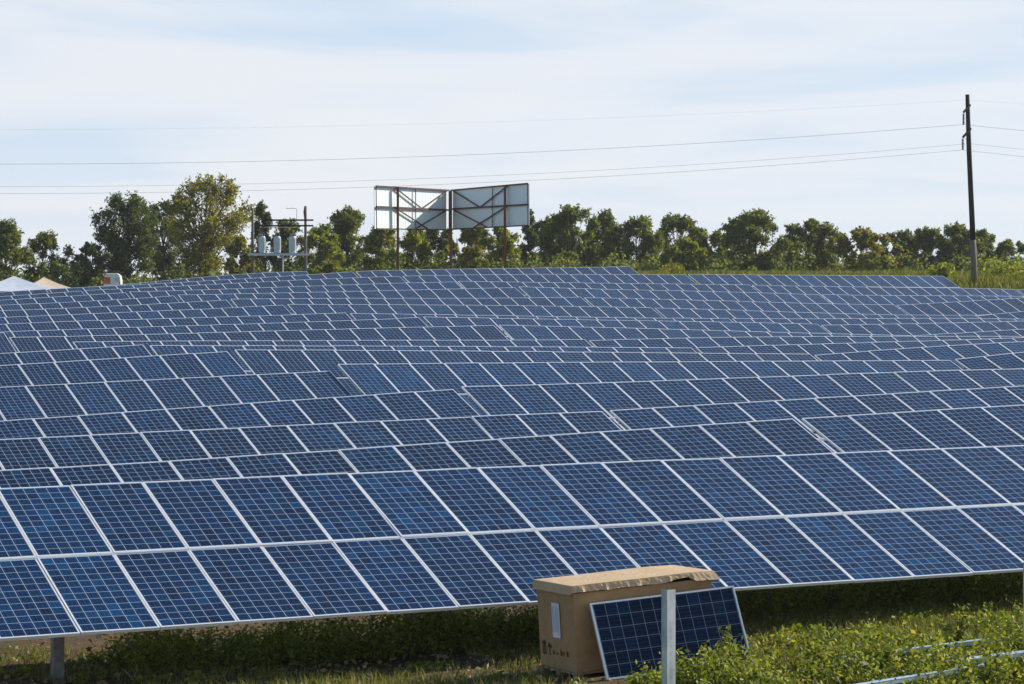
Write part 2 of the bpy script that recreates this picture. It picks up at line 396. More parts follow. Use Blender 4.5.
ROWS = [
 [[(-40, 490.5), (70.3, 485), (143.3, 481.3), (213.3, 478), (282, 475.5), (350, 473), (478.3, 467.8), (541.3, 465.3), (720, 457.2), (777.5, 454.5), (833, 452.2), (888.2, 450.3), (942.8, 448.7), (994.8, 446.3)]],
 [[(0, 470.3), (51.7, 467.5), (170, 460), (340, 450), (510, 437), (603, 431.7), (680, 425.8), (795, 418.3)], [(807.5, 417.5), (850, 415), (944, 409.2), (1024, 404.2)]],
 [[(0, 438.7), (44, 437.5), (93, 434.7), (170, 430.8), (243, 427.2), (340, 422.5), (431, 418.3), (510, 414.7), (604, 410.8)], [(614, 410), (680, 405.9), (778, 400), (850, 395.5), (934, 391.2), (1024, 385.3)]],
 [[(0, 420.3), (36, 418.8), (82, 414.5), (127, 412), (170, 408.5), (254, 402.5), (340, 396.5), (417, 391.2), (456, 388.7)], [(465, 386.3), (510, 385), (577.5, 383.3), (680, 379.7), (760, 376.7), (850, 373.8), (928, 370.8), (1024, 368.3)]],
 [[(0, 387), (28, 385.5), (67.5, 383.8), (107, 381.3), (170, 378.5), (262, 374.2), (332.5, 370.5)], [(342, 364.2), (412, 363), (510, 362.5), (680, 361.5), (773, 360.8), (850, 360.5), (954, 360)], [(955, 359.2), (984, 356.2), (1024, 351.7)]],
 [[(0, 365), (55, 362), (127, 357.5), (170, 354.5), (195, 353), (228, 350.8)], [(237, 349.7), (350, 349.6), (510, 351.4), (677, 352.5), (813, 354.2)], [(816, 355), (850, 352.2), (924, 347), (970, 343.9), (1024, 341.5)]],
 [[(0, 353.6), (47.5, 350.5), (113, 346.3), (144, 344.7)], [(152, 345.8), (170, 345.2), (337, 345.7), (510, 346.3), (680, 347.6), (695, 347.8)], [(700, 347.5), (770, 345), (850, 343), (920, 340.7), (990, 338.5), (1024, 337.5)]],
 [[(0, 355), (64, 351)], [(74, 341.7), (133, 340.8), (340, 340.3), (510, 339.7), (587, 339.5)], [(592, 340), (680, 338.2), (767, 336.3), (850, 336.2), (1024, 336)]],
 [[(-20, 332.6), (6, 331.6)], [(10, 337.4), (64, 336), (93, 335.2), (170, 333.6), (340, 328.9), (401, 327.2), (493, 325.5)], [(502, 324.7), (580, 327.1), (680, 328.6), (735, 331), (850, 334), (894, 335)], [(895, 335), (941, 334.2), (978, 332.2), (1021, 328.5)]],
 [[(0, 332), (25, 331), (80, 328.6), (200, 325.3), (300, 322), (398, 318.3), (418, 317.5)], [(427, 316.7), (500, 318.1), (580, 319.4), (734, 322), (815, 323.8)], [(824, 325), (850, 324.5), (970, 322.4), (1020, 321)]],
 [[(0, 324), (25, 323), (80, 320.7), (200, 317.5), (300, 314.3), (348, 312.5)], [(352, 313.3), (420, 314.2), (500, 315.2), (580, 317), (730, 318.4)], [(735, 318.5), (850, 318.5), (970, 318), (1020, 319)]],
 [[(0, 317.2), (25, 316.3), (80, 313.9), (200, 309), (285, 304.8)], [(290, 304.3), (300, 304.2), (500, 305.1), (650, 307.5)], [(658, 308), (734, 309.8), (850, 313.9), (920, 314.8), (970, 315.2)], [(985, 315), (1020, 311.5)]],
 [[(0, 310.7), (25, 309.7), (80, 307.5), (200, 301.5), (230, 299.5)], [(234, 299), (300, 298.3), (500, 298), (580, 297)], [(584, 297.3), (660, 299), (734, 301), (850, 304.3), (900, 304.4)], [(905, 304.2), (970, 301.3), (1020, 297.6)]],
 [[(0, 305), (25, 304), (80, 301.6), (178, 295.5)], [(182, 294.7), (300, 292.4), (500, 287.8), (516, 287.5)], [(518, 286.5), (580, 288.5), (734, 291.9), (818, 294.5)], [(824, 294.3), (850, 295), (970, 295.7), (1020, 296.2)]],
 [[(0, 299.8), (25, 298.7), (80, 295.5), (130, 292)], [(132, 291.5), (200, 290), (300, 286), (460, 281.5)], [(463, 281.2), (500, 281.6), (580, 282.8), (734, 284.4), (748, 285)], [(750, 285), (850, 286.7), (920, 287.5), (970, 288.1), (1020, 289.5)]],
 [[(0, 296.5), (25, 294.8), (83, 290.8)], [(87, 290.3), (200, 285), (300, 279.7), (400, 276)], [(405, 275.8), (500, 274.3), (600, 274.2), (688, 274.6)], [(690, 274.4), (734, 274.6), (850, 275.3), (945, 276)]],
 [[(0, 292), (25, 290.4), (43, 289.2)], [(47, 288.8), (80, 287.6), (200, 281), (300, 275.3), (345, 272)], [(350, 271.6), (400, 269.8), (500, 268.4), (580, 267.3), (632, 266.4)]],
 [[(0, 290.9), (60, 288.7)], [(60, 288.7), (98, 286.8), (200, 277), (250, 273.5), (304, 271.1)]],
]
NR = len(ROWS)
U_END = {15: U1 + 4 * LT, 16: U1 + 3 * LT, 17: U1 + 2 * LT}          # the last three rows stop short of the bank
SEG = []                                                              # per row: list of arrays (u, z)
for i, row in enumerate(ROWS):
    SEG.append([np.array([uz(x, y, rowc(i)) for x, y in seg]) for seg in row])

def seg_curve(i, ua, ub):
    """height of the top edge along one table: a smooth curve through what was sighted between ua and ub"""
    best, ov = None, -1e9
    for s in SEG[i]:
        o = min(ub, s[-1, 0]) - max(ua, s[0, 0])
        if o > ov: best, ov = s, o
    s = best
    a, b = max(ua, s[0, 0]), min(ub, s[-1, 0])
    if b - a < 1.0:                                                   # nothing sighted: carry on from the nearest end
        k = 0 if ua < s[0, 0] else -1
        n = min(2, len(s) - 1)
        sl = (s[n, 1] - s[0, 1]) / (s[n, 0] - s[0, 0]) if k == 0 else (s[-1, 1] - s[-1 - n, 1]) / (s[-1, 0] - s[-1 - n, 0])
        sl = max(-0.02, min(0.03, sl)) if i < 4 else 0.0
        z0, u0 = s[k, 1], s[k, 0]
        return lambda u: z0 + sl * (u - u0)
    us = np.linspace(a, b, 25)
    zs = np.interp(us, s[:, 0], s[:, 1])
    deg = 3 if b - a > 12 else (2 if b - a > 8 else 1)
    co = np.polyfit(us, zs, deg)
    da = np.polyder(co)
    za, zb, sa, sb = np.polyval(co, a), np.polyval(co, b), np.polyval(da, a), np.polyval(da, b)
    sa, sb = max(-.08, min(.08, sa)), max(-.08, min(.08, sb))
    def fn(u):
        if u < a: return za + sa * (u - a)
        if u > b: return zb + sb * (u - b)
        return float(np.polyval(co, u))
    return fn

GAPS = [{}, {1: 801}, {1: 609}, {1: 460.5}, {1: 337, 2: 954.5}, {1: 232.5, 2: 815}, {1: 148, 2: 696}, {1: 69, 2: 591}, {1: 8.5, 2: 498}, {2: 424.5, 3: 819},
        {2: 350, 3: 731}, {2: 287, 3: 654}, {2: 232, 3: 582}, {2: 179, 3: 517, 4: 821}, {2: 130, 3: 461, 4: 748}, {2: 85, 4: 688, 5: 945}, {4: 632}, {}]
SHIFT = []
for i in range(NR):
    d = [uz(x, 0, rowc(i))[0] - (U1 + (j - 1) * LT) for j, x in GAPS[i].items()]
    SHIFT.append(max(-.25, min(.25, sum(d) / len(d))) if d else 0.0)
SEEN = {}
TABLES = []                                                           # (row, j, ua, ub, curve)
for i in range(NR):
    c = rowc(i)
    for j in range(-2, 9):
        ua, ub = U1 + (j - 1) * LT + SHIFT[i], U1 + j * LT + SHIFT[i]
        if i in U_END and ub > U_END[i] + 1: continue
        xa = [512 + F * xy(u, cc)[0] / xy(u, cc)[1] for u in (ua, ub) for cc in (c, c - 3.64)]
        if max(xa) < -150 or min(xa) > 1180: continue
        TABLES.append((i, j, ua, ub, seg_curve(i, ua, ub)))
        SEEN[(i, j)] = -1 if max(xa) < -2 else 1 if min(xa) > 1026 else 0

# ------------------------------------------------------------------ terrain
LOW = 2.30                                                            # ground below the top edge of a table
row_u, row_z = {}, {}
for i in range(NR):
    us, zs = [], []
    for (r, j, ua, ub, fn) in TABLES:
        if r != i: continue
        for u in np.linspace(ua + 1, ub - 1, 7):
            us.append(u); zs.append(fn(u) - LOW)
    o = np.argsort(us)
    us, zs = np.array(us)[o], np.array(zs)[o]
    if len(zs) > 9:
        zs = np.convolve(np.pad(zs, 3, mode='edge'), np.ones(7) / 7, 'valid')
    row_u[i], row_z[i] = us, zs

def sstep(a, b, x):
    t = min(1.0, max(0.0, (x - a) / (b - a))); return t * t * (3 - 2 * t)

def bed(u, c):
    """ground height among the rows (before the bank behind them)"""
    q = (c + 2.0 - C0) / S
    zi = lambda i: float(np.interp(u, row_u[i], row_z[i]))
    if q <= 0:
        return zi(0)
    if q >= NR - 1: return zi(NR - 1)
    k = int(q); t = q - k
    return zi(k) * (1 - t) + zi(k + 1) * t

def far_z(x, y):
    b = float(np.interp(y, [150, 180, 190, 215, 260, 300, 335, 420, 900, 4000], [2.0, 3.45, 4.15, 5.15, 6.25, 7.1, 7.2, 4.5, -8, -60]))
    left = -2.6 * sstep(0, 48, -x) * sstep(150, 175, y) * (1 - 0.45 * sstep(220, 300, y))
    return b + H + left

def c_last(u):
    i = 17 if u < U_END[17] else 16 if u < U_END[16] else 15 if u < U_END[15] else 14
    return rowc(i)

def front_z(u, c):
    """the strip in front of and under the first row, as surveyed: it climbs to the right"""
    return H + float(np.interp(u, [0, 9, 14.5, 17.5, 22, 30], [-4.36, -4.32, -4.27, -4.14, -3.95, -3.80]))

def ground_z(x, y):
    u, c = uc(x, y)
    z = bed(u, c)
    wf = 1 - sstep(35.5, 39.0, c)
    if wf > 0: z = z * (1 - wf) + front_z(u, c) * wf
    if c < 22: z -= 1.2 * sstep(22, -10, c) if False else 0.0
    cl = c_last(u)
    wb = sstep(cl - 1.0, cl + 9.0, c)
    if wb > 0: z = z * (1 - wb) + far_z(x, y) * wb
    return z

def hash_noise(x, y, s, seed):
    r = 0
    for o, a in ((1, 1), (2.3, .5), (5.1, .25)):
        r += a * math.sin(x * s * o + seed + 1.7 * math.sin(y * s * o * .8 + seed)) * math.cos(y * s * o * 1.13 - seed * 2)
    return r

def build_ground():
    ys = list(np.arange(-20, 24, 4.0)) + list(np.arange(24, 42, 0.35)) + list(np.arange(42, 190, 2.0)) + list(np.arange(190, 345, 5.0)) + [360, 400, 460, 560, 700, 900, 1300, 2000, 4000]
    V, Fc = [], []
    nx = 121
    for yv in ys:
        half = max(16, 0.21 * abs(yv) + 10) * (1.6 if yv > 60 else 1.25) + (yv * 0.5 if yv > 350 else 0)
        for k in range(nx):
            x = -half + 2 * half * k / (nx - 1)
            z = ground_z(x, yv)
            amp = 0.03 if yv < 42 else 0.05
            z += amp * hash_noise(x, yv, 1.9 if yv < 42 else 0.5, 3.1)
            V.append((x, yv, z))
    for r in range(len(ys) - 1):
        for k in range(nx - 1):
            a = r * nx + k
            Fc.append((a, a + 1, a + nx + 1, a + nx))
    o = mesh_np('ground', V, Fc, [M['ground']], smooth=True)
    tag(o, kind='structure')
build_ground()

# ------------------------------------------------------------------ solar tables
PW, PL, PT = 1.0015, 1.968, 0.040
LIP = 0.021
def laminate_mesh(mat):
    b = MB()
    b.box(-PW / 2 + .004, PW / 2 - .004, -PL / 2 + .004, PL / 2 - .004, PT - .012, PT - .004)
    o = b.build('laminate', mat); me = o.data
    bpy.data.objects.remove(o)
    return me
def frame_bm(b, mi=0):
    for (x0, x1, y0, y1) in ((-PW / 2, -PW / 2 + LIP, -PL / 2, PL / 2), (PW / 2 - LIP, PW / 2, -PL / 2, PL / 2),
                             (-PW / 2 + LIP, PW / 2 - LIP, -PL / 2, -PL / 2 + LIP), (-PW / 2 + LIP, PW / 2 - LIP, PL / 2 - LIP, PL / 2)):
        b.box(x0, x1, y0, y1, 0, PT, mi)
def frame_mesh():
    b = MB(); frame_bm(b)
    o = b.build('panel_frame', M['alu']); me = o.data
    bpy.data.objects.remove(o)
    return me
def whole_mesh():
    b = MB()
    b.box(-PW / 2 + .004, PW / 2 - .004, -PL / 2 + .004, PL / 2 - .004, PT - .012, PT - .004, 0)
    frame_bm(b, 1)
    o = b.build('framed_panel', [M['cell'], M['alu']]); me = o.data
    bpy.data.objects.remove(o)
    return me
LAM, FRM, WHOLE = laminate_mesh(M['cell']), frame_mesh(), whole_mesh()

ORD = ['front', 'second', 'third', 'fourth', 'fifth', 'sixth', 'seventh', 'eighth', 'ninth', 'tenth', 'eleventh', 'twelfth', 'thirteenth',
       'fourteenth', 'fifteenth', 'sixteenth', 'seventeenth', 'eighteenth']
POS = ['leftmost', 'second from left', 'third from left', 'fourth from left', 'fifth from left', 'sixth from left']

TINT = {(0, 0): (1, 1, 1, 1), (1, 0): (1.0, .80, .76, 1), (1, 1): (1.0, .88, .84, 1), (2, 0): (1.02, .84, .78, 1), (2, 1): (1, .96, .94, 1), (3, 0): (.98, 1.0, .98, 1),
        (3, 1): (1, .95, .92, 1), (4, 0): (1, .98, .96, 1), (4, 1): (.95, 1.25, 1.2, 1), (5, 1): (1, .92, .9, 1)}
def down(ta=TAU): return -NV * math.cos(ta) - ZV * math.sin(ta)

def make_table(i, j, ua, ub, fn, label):
    c = rowc(i)
    um = (ua + ub) / 2
    mid = RV * um + NV * (c - 1.9)
    root = empty('solar_table', (mid.x, mid.y, ground_z(mid.x, mid.y)), PSI)
    bpy.context.view_layer.update()
    inv = root.matrix_basis.inverted()
    tag(root, label, 'solar table', 'rows of solar tables on the slope')
    rng = random.Random(100 * i + j + 7)
    off = 0.03
    D = down()
    tint = TINT.get((i, j)) or [(1, 1, 1, 1), (.95, 1.1, 1.1, 1), (1.05, .9, .88, 1), (.97, 1.05, 1.04, 1), (1.0, .95, .96, 1)][rng.randrange(5)]
    top = lambda u: RV * u + NV * c + ZV * fn(u)
    for k in range(19):
        u = ua + off + (k + 0.5) * PP
        sl = (fn(u + .5) - fn(u - .5))
        X = (RV + ZV * sl).normalized()
        Y = (-D - X * (-D).dot(X)).normalized()
        Zx = X.cross(Y)
        for h in (0, 1):
            P = top(u) + D * (PL / 2 + h * (PL + 0.034)) - Zx * (PT + rng.uniform(-.002, .002))
            R3 = Matrix((X, Y, Zx)).transposed() @ Matrix.Rotation(rng.gauss(0, .003), 3, 'Y') @ Matrix.Rotation(rng.gauss(0, .003), 3, 'X') @ Matrix.Rotation(rng.gauss(0, .0008), 3, 'Z')
            Mx = Matrix.Translation(P) @ R3.to_4x4()
            if i <= 4:
                o = bpy.data.objects.new('solar_panel', LAM); col.objects.link(o); o.parent = root; o.matrix_basis = inv @ Mx; o.color = tint
                f = bpy.data.objects.new('panel_frame', FRM); col.objects.link(f); f.parent = o
            else:
                o = bpy.data.objects.new('solar_panel', WHOLE); col.objects.link(o); o.parent = root; o.matrix_basis = inv @ Mx; o.color = tint
    # purlins under the panels, reaching a little into the gaps
    nrm = (NV * -math.sin(TAU) + ZV * math.cos(TAU))
    us = [ua - 0.02 + (LT + 0.04) * q / 8 for q in range(9)]
    us2 = [ua + 0.04 + (LT - 0.24) * q / 8 for q in range(9)]
    for v in (0.42, 1.62, 2.40, 3.60):
        b = MB()
        pts = [top(u) + D * v - nrm * 0.085 for u in us2]
        for a, e in zip(pts[:-1], pts[1:]):
            b.bar(inv @ a, inv @ e, 0.06, 0.08)
        b.build('rail', M['galv'], root)
    b = MB()                                                          # the seam strip between the two panel rows
    pts = [top(u) + D * (PL + 0.017) - nrm * 0.008 for u in us]
    for a, e in zip(pts[:-1], pts[1:]): b.bar(inv @ a, inv @ e, 0.07, 0.008)
    b.build('clamp_rail', M['alu'], root)
    legs = [ua + q for q in ((2.36, 10.8, 18.9) if i == 0 else (2.4, 9.7, 17.0))]
    for u in legs:
        b = MB()
        b.bar(inv @ (top(u) + D * 0.15 - nrm * 0.16), inv @ (top(u) + D * 3.8 - nrm * 0.16), 0.06, 0.07)
        b.build('rafter', M['galv'], root)
        for v in (1.95,):
            P = top(u) + D * v - nrm * 0.195
            g = ground_z(P.x, P.y) - 0.15
            b = MB()
            w = 0.07
            p0, p1 = inv @ Vector((P.x, P.y, g)), inv @ P
            for (x0, x1, y0, y1) in ((-w, w, -w, -w + .012), (-w, -w + .012, -w + .012, w), (w - .012, w, -w + .012, w)):
                b.box(p0.x + x0, p0.x + x1, p0.y + y0, p0.y + y1, p0.z, p1.z)
            b.build('leg', M['steel_dark'], root)  # galvanised leg; the shade under the panels is put into its colour
    return root

for (i, j, ua, ub, fn) in TABLES:
    same = [t for t in TABLES if t[0] == i and SEEN[t[:2]] == 0]
    if SEEN[(i, j)]:
        make_table(i, j, ua, ub, fn, '%s-row solar table continuing past the %s edge of the photo' % (ORD[i], 'left' if SEEN[(i, j)] < 0 else 'right'))
        continue
    k = [t[1] for t in same].index(j)
    if i == 0:
        lab = 'largest solar table, at the very front, both of its panel rows fully uncovered'
    elif len(same) == 2:
        lab = '%s blue solar table of the %s row counted from the front' % (('left', 'right')[k], ORD[i])
    else:
        w = POS[k] if k < len(same) - 1 else 'rightmost'
        lab = '%s blue solar table of the %s row counted from the front' % (w, ORD[i])
    if i == NR - 1: lab = '%s blue solar table of the last row, close to the transformer bank' % ('left', 'right')[min(k, 1)]
    make_table(i, j, ua, ub, fn, lab)

# ------------------------------------------------------------------ trees
def leaf_quads(P, size, rng, flat=0.0):
    n = len(P)
    a = rng.normal(size=(n, 3)); a[:, 2] *= (1 - flat); a /= np.linalg.norm(a, axis=1)[:, None] + 1e-9
    b = rng.normal(size=(n, 3)); b -= (b * a).sum(1)[:, None] * a; b /= np.linalg.norm(b, axis=1)[:, None] + 1e-9
    s = size[:, None]
    V = np.stack([P - a * s, P + b * s * .55 - a * s * .1, P + a * s, P - b * s * .55 + a * s * .1], 1).reshape(-1, 3)
    return V, [(4 * i, 4 * i + 1, 4 * i + 2, 4 * i + 3) for i in range(n)]

def make_tree(base, h, w, tone, seed, sparse=0.0, trunk_h=0.28, shape='round', lean=0.0, leaf=0.155, nleaf=None, full=1.0):
    rng = np.random.default_rng(seed)
    root = empty('tree', base, rng.uniform(0, 0.3))
    k = int((18 + w * h * 0.50) * full * (1 - 0.25 * sparse))
    cl = []
    zlo = h * trunk_h * 0.55
    for q in range(k):
        t = (q + rng.uniform(.0, 1.0)) / k                             # height share within the crown
        if shape == 'round': prof = (0.72 + 0.9 * t) if t < .31 else math.sqrt(max(.04, 1 - ((t - .31) / .72) ** 2))
        elif shape == 'spire': prof = (1 - t) ** 0.8 * .95 + 0.10
        elif shape == 'column': prof = 0.85 if t < .6 else .85 - (t - .6) * 1.2
        else: prof = 0.62 + 0.55 * t if t < .68 else 1.0 - (t - .68) * 1.5  # vase
        rc = rng.uniform(.085, .155) * min(w * 1.1, h * .8) * (1 - .2 * sparse)
        r = max(0.0, w / 2 * prof - rc * .8) * math.sqrt(rng.uniform(0.02, 1.0))
        a = rng.uniform(0, 2 * math.pi)
        z = zlo + rc * .5 + (h - zlo - rc * 1.3) * t
        cl.append((r * math.cos(a) + lean * t * h, r * math.sin(a), z, rc))
    Ps, Ss = [], []
    tot = nleaf or int(1350 * full * (w * h) ** 0.66)
    rr = np.array([c[3] for c in cl]); share = rr ** 2 / (rr ** 2).sum()
    ctr = np.array([0, 0, h * .42])
    for c, sh in zip(cl, share):
        n = max(18, int(tot * sh * (1 - .8 * sparse)))
        cc = np.array(c[:3])
        n1 = int(n * .4)
        d = rng.normal(size=(n1, 3)); d /= np.linalg.norm(d, axis=1)[:, None]
        P = cc + d * (c[3] * rng.uniform(.1, 1.0, n1) ** 0.5)[:, None] * np.array([1.05, 1.05, 0.8]) + rng.normal(size=(n1, 3)) * .1
        Ps.append(P); Ss.append(rng.uniform(.5, 1.2, n1) * leaf)
        m = 11                                                         # leafy twigs reaching out and up past the clump
        o = cc - ctr; o /= np.linalg.norm(o) + .01
        per = max(2, int((n - n1) / m))
        for _ in range(m):
            dv = rng.normal(size=3) * .75 + o * .65 + np.array([0, 0, .45]); dv /= np.linalg.norm(dv)
            ln = c[3] * rng.uniform(.7, 1.75)
            t = rng.uniform(.15, 1, per)
            P = cc + dv * (t * ln)[:, None] + rng.normal(size=(per, 3)) * (.05 + .11 * c[3] * (1.15 - t))[:, None]
            P[:, 2] -= .10 * t * t * ln
            Ps.append(P); Ss.append(rng.uniform(.5, 1.15, per) * leaf)
    P, Sz = np.concatenate(Ps), np.concatenate(Ss)
    V, Fc = leaf_quads(P, Sz, rng)
    mesh_np('crown', V, Fc, [M['leaf_' + tone]], root)
    b = MB()
    tr = max(.07, h * 0.016)
    ht = h * 0.72
    bend = [Vector((lean * z * .9 + rng.normal() * .02 * h * (z / ht), rng.normal() * .015 * h * (z / ht), z)) for z in np.linspace(-0.3, ht, 7)]
    b.tube(bend, [tr * (1.25 - 1.0 * q / 6) for q in range(7)], 7)
    for c in cl:
        z0 = min(ht * .95, max(h * trunk_h * .55, c[2] * rng.uniform(.42, .7)))
        q = z0 / ht * 6; q0 = int(min(5, q)); p0 = bend[q0].lerp(bend[q0 + 1], min(1, q - q0))
        p1 = Vector(c[:3]); mid = p0.lerp(p1, .5) + Vector((0, 0, -.05 * h * rng.uniform(.2, 1)))
        b.tube([p0, mid, p1], [tr * .42, tr * .28, tr * .12], 5, cap=False)
    b.build('trunk', M['bark'], root)
    return root

TREES = [  # x of the crown, y of its top, y of its foot, width in px, distance, tone, shape, sparse, trunk share, label
 (6, 220, 286, 52, 285, 'mid', 'round', .1, .2, 'green round tree cut by the left edge, behind the pale tents'),
 (43, 231, 288, 66, 290, 'mid', 'round', .5, .2, 'loose airy tree rising behind the tan tent'),
 (92, 243, 288, 44, 292, 'dark', 'round', .1, .12, 'low dark tree directly behind the white van, the shortest one there'),
 (128, 193, 285, 76, 296, 'dark', 'vase', .25, .25, 'tall dark green tree behind the white van, left of the yellow one'),
 (162, 200, 284, 54, 305, 'dark', 'round', .55, .25, 'thin dark tree with sky showing through, between the tall dark and tall yellow trees'),
 (206, 175, 282, 92, 290, 'yellow', 'vase', .38, .22, 'tallest tree, yellowish leaves and spreading bare limbs left of the transformers'),
 (240, 236, 280, 34, 284, 'yellow', 'round', .3, .15, 'small yellowish tree just left of the transformer poles'),
 (262, 203, 280, 30, 300, 'dark', 'column', .35, .15, 'narrow dark upright tree behind the left transformer pole'),
 (288, 219, 280, 50, 302, 'mid', 'round', .3, .2, 'mid green tree directly behind the transformer tanks'),
 (322, 226, 278, 44, 286, 'bright', 'round', .1, .12, 'bright bushy tree immediately right of the transformer bank'),
 (347, 208, 278, 58, 298, 'mid', 'round', .05, .18, 'full rounded tree with dense top between transformers and billboard'),
 (378, 222, 277, 44, 292, 'bright', 'round', .2, .15, 'bright leafy tree behind the left edge of the billboard'),
 (412, 226, 277, 44, 288, 'bright', 'round', .15, .15, 'green tree between the left and middle billboard posts, nearer the left post'),
 (437, 224, 276, 40, 296, 'mid', 'round', .25, .18, 'darker tree just left of the middle billboard post'),
 (472, 221, 276, 44, 290, 'yellow', 'round', .2, .15, 'yellowish tree just right of the middle billboard post'),
 (499, 223, 276, 42, 286, 'bright', 'round', .15, .15, 'bright tree directly behind the right billboard post'),
 (529, 210, 275, 26, 302, 'dark', 'spire', .3, .15, 'pointed dark tree at the right edge of the billboard'),
 (548, 217, 275, 40, 306, 'mid', 'round', .3, .2, 'low round tree between the pointed tree and the tall peaked one'),
 (573, 206, 275, 50, 296, 'mid', 'round', .15, .18, 'tallest tree right of the billboard, with a peaked top'),
 (605, 211, 275, 36, 308, 'mid', 'column', .55, .3, 'slim see-through tree on a pale bare trunk, right of the tall peaked one'),
 (637, 217, 276, 56, 298, 'mid', 'round', .2, .16, 'broad tree above the end of the topmost panel row'),
 (677, 215, 276, 50, 304, 'mid', 'vase', .6, .25, 'very sparse spreading tree right of the topmost row end'),
 (682, 238, 276, 40, 284, 'bright', 'round', .25, .1, 'short bright tree standing in front of the very sparse one'),
 (718, 232, 276, 50, 296, 'mid', 'round', .25, .12, 'low tree in the dip of the tree line'),
 (757, 211, 276, 70, 290, 'mid', 'round', .12, .16, 'biggest green tree midway between billboard and utility pole'),
 (808, 219, 276, 62, 294, 'mid', 'round', .12, .16, 'green tree with rounded top right of the biggest tree'),
 (862, 228, 277, 70, 286, 'yellow', 'round', .22, .14, 'wide yellowish tree above the right end of the upper rows'),
 (903, 231, 277, 46, 298, 'mid', 'round', .35, .18, 'small tree just right of the wide yellowish tree'),
 (931, 228, 277, 46, 294, 'mid', 'round', .35, .2, 'tree with visible trunk, second left of the utility pole'),
 (957, 224, 277, 44, 290, 'mid', 'round', .2, .18, 'tree directly left of the utility pole, touching it'),
 (984, 230, 277, 38, 298, 'mid', 'round', .25, .18, 'narrow tree directly right of the utility pole'),
 (1012, 240, 277, 58, 292, 'mid', 'round', .3, .15, 'low tree cut by the right edge beyond the utility pole'),
]
for q, (x, yt, yb, wpx, Y, tone, shape, sp, th, lab) in enumerate(TREES):
    X = (x - 512) / F * Y
    zb = ground_z(X, Y)
    zt = (342 - yt) / F * Y + H
    if x > 540: sp *= .5
    t = make_tree((X, Y, zb - 0.05), zt - zb, wpx / F * Y * (1.08 if x < 300 else 1.22 if x < 540 else 1.38), ('mid' if x > 540 and tone == 'dark' and q % 2 else tone), 40 + q, sp, th * (.8 if x > 540 else 1), shape, full=1.35 if x > 540 else 1.1)
    tag(t, lab, 'tree', 'trees of the far tree line')

# ------------------------------------------------------------------ undergrowth and tall grass beyond the rows
def blades(spots, hts, wid, rng, per=9, spread=.25, lean=.35):
    """tufts of tapered blades: one quad each"""
    V, Fc = [], []
    for (x, y, z), h in zip(spots, hts):
        for _ in range(per):
            bx, by = x + rng.normal() * spread, y + rng.normal() * spread
            hh = h * rng.uniform(.5, 1.15)
            lx, ly = rng.normal() * lean * hh, rng.normal() * lean * hh
            a = rng.uniform(0, math.pi); wx, wy = math.cos(a) * wid / 2, math.sin(a) * wid / 2
            n = len(V)
            V += [(bx - wx, by - wy, z - .03), (bx + wx, by + wy, z - .03), (bx + wx * .6 + lx * .45, by + wy * .6 + ly * .45, z + hh * .6), (bx + lx, by + ly, z + hh), (bx - wx * .6 + lx * .45, by - wy * .6 + ly * .45, z + hh * .6)]
            Fc.append((n, n + 1, n + 2, n + 3, n + 4))
    return V, Fc

rng = np.random.default_rng(5)
sp_, ht_ = [], []
while len(sp_) < 5200:
    Y = rng.uniform(172, 285); x = rng.uniform(560, 1060)
    X = (x - 512) / F * Y
    u, c = uc(X, Y)
    if c < c_last(u) + 2.5: continue
    if rng.random() > 0.4 + 0.5 * math.sin(X * .35 + 2 * math.sin(Y * .11)): continue
    sp_.append((X, Y, ground_z(X, Y))); ht_.append(rng.uniform(.2, .62))
V, Fc = blades(sp_, ht_, .11, rng, 7, .45)
tag(mesh_np('tall_grass', V, Fc, [M['tall_grass']]), kind='stuff')

Ps = []
for x in np.arange(-10, 1040, 2.6):                                   # low scrub along the foot of the trees
    for _ in range(3 if x > 300 else 2):
        Y = rng.uniform(280, 314); X = (x + rng.normal() * 6 - 512) / F * Y
        r = rng.uniform(.4, 1.15) * (1.1 if x < 560 else 1.0)
        n = 46
        d = rng.normal(size=(n, 3)); d /= np.linalg.norm(d, axis=1)[:, None]
        zc = ground_z(X, Y) + r * rng.uniform(.3, 1.9)
        Ps.append(np.array([X, Y, zc]) + d * (r * rng.uniform(.4, 1.1, n))[:, None])
P = np.concatenate(Ps)
V, Fc = leaf_quads(P, rng.uniform(.12, .27, len(P)), rng)
tag(mesh_np('undergrowth', V, Fc, [M['leaf_mid']]), kind='stuff')

# shrubs on the bank beside the utility pole
def make_shrub(base, h, w, tone, seed, label, name='shrub'):
    rg = np.random.default_rng(seed)
    root = empty(name, base)
    Ps = []
    b = MB()
    for q in range(9):
        a = rg.uniform(0, 6.28); rr = w / 2 * math.sqrt(rg.uniform(0, 1)) * .8
        c = np.array([rr * math.cos(a), rr * math.sin(a), h * rg.uniform(.3, .85)])
        n = 60; d = rg.normal(size=(n, 3)); d /= np.linalg.norm(d, axis=1)[:, None]
        Ps.append(c + d * (w * .22 * rg.uniform(.3, 1.1, n))[:, None])
        b.tube([(c[0] * .2, c[1] * .2, -.1), (c[0] * .6, c[1] * .6, c[2] * .5), tuple(c)], [.03, .022, .01], 4, cap=False)
    P = np.concatenate(Ps); P[:, 2] = np.maximum(P[:, 2], .05)
    V, Fc = leaf_quads(P, rg.uniform(.09, .19, len(P)), rg)
    mesh_np('foliage', V, Fc, [M['leaf_' + tone]], root)
    b.build('stem', M['bark'], root)
    return tag(root, label, 'shrub', 'shrubs on the grassy bank')
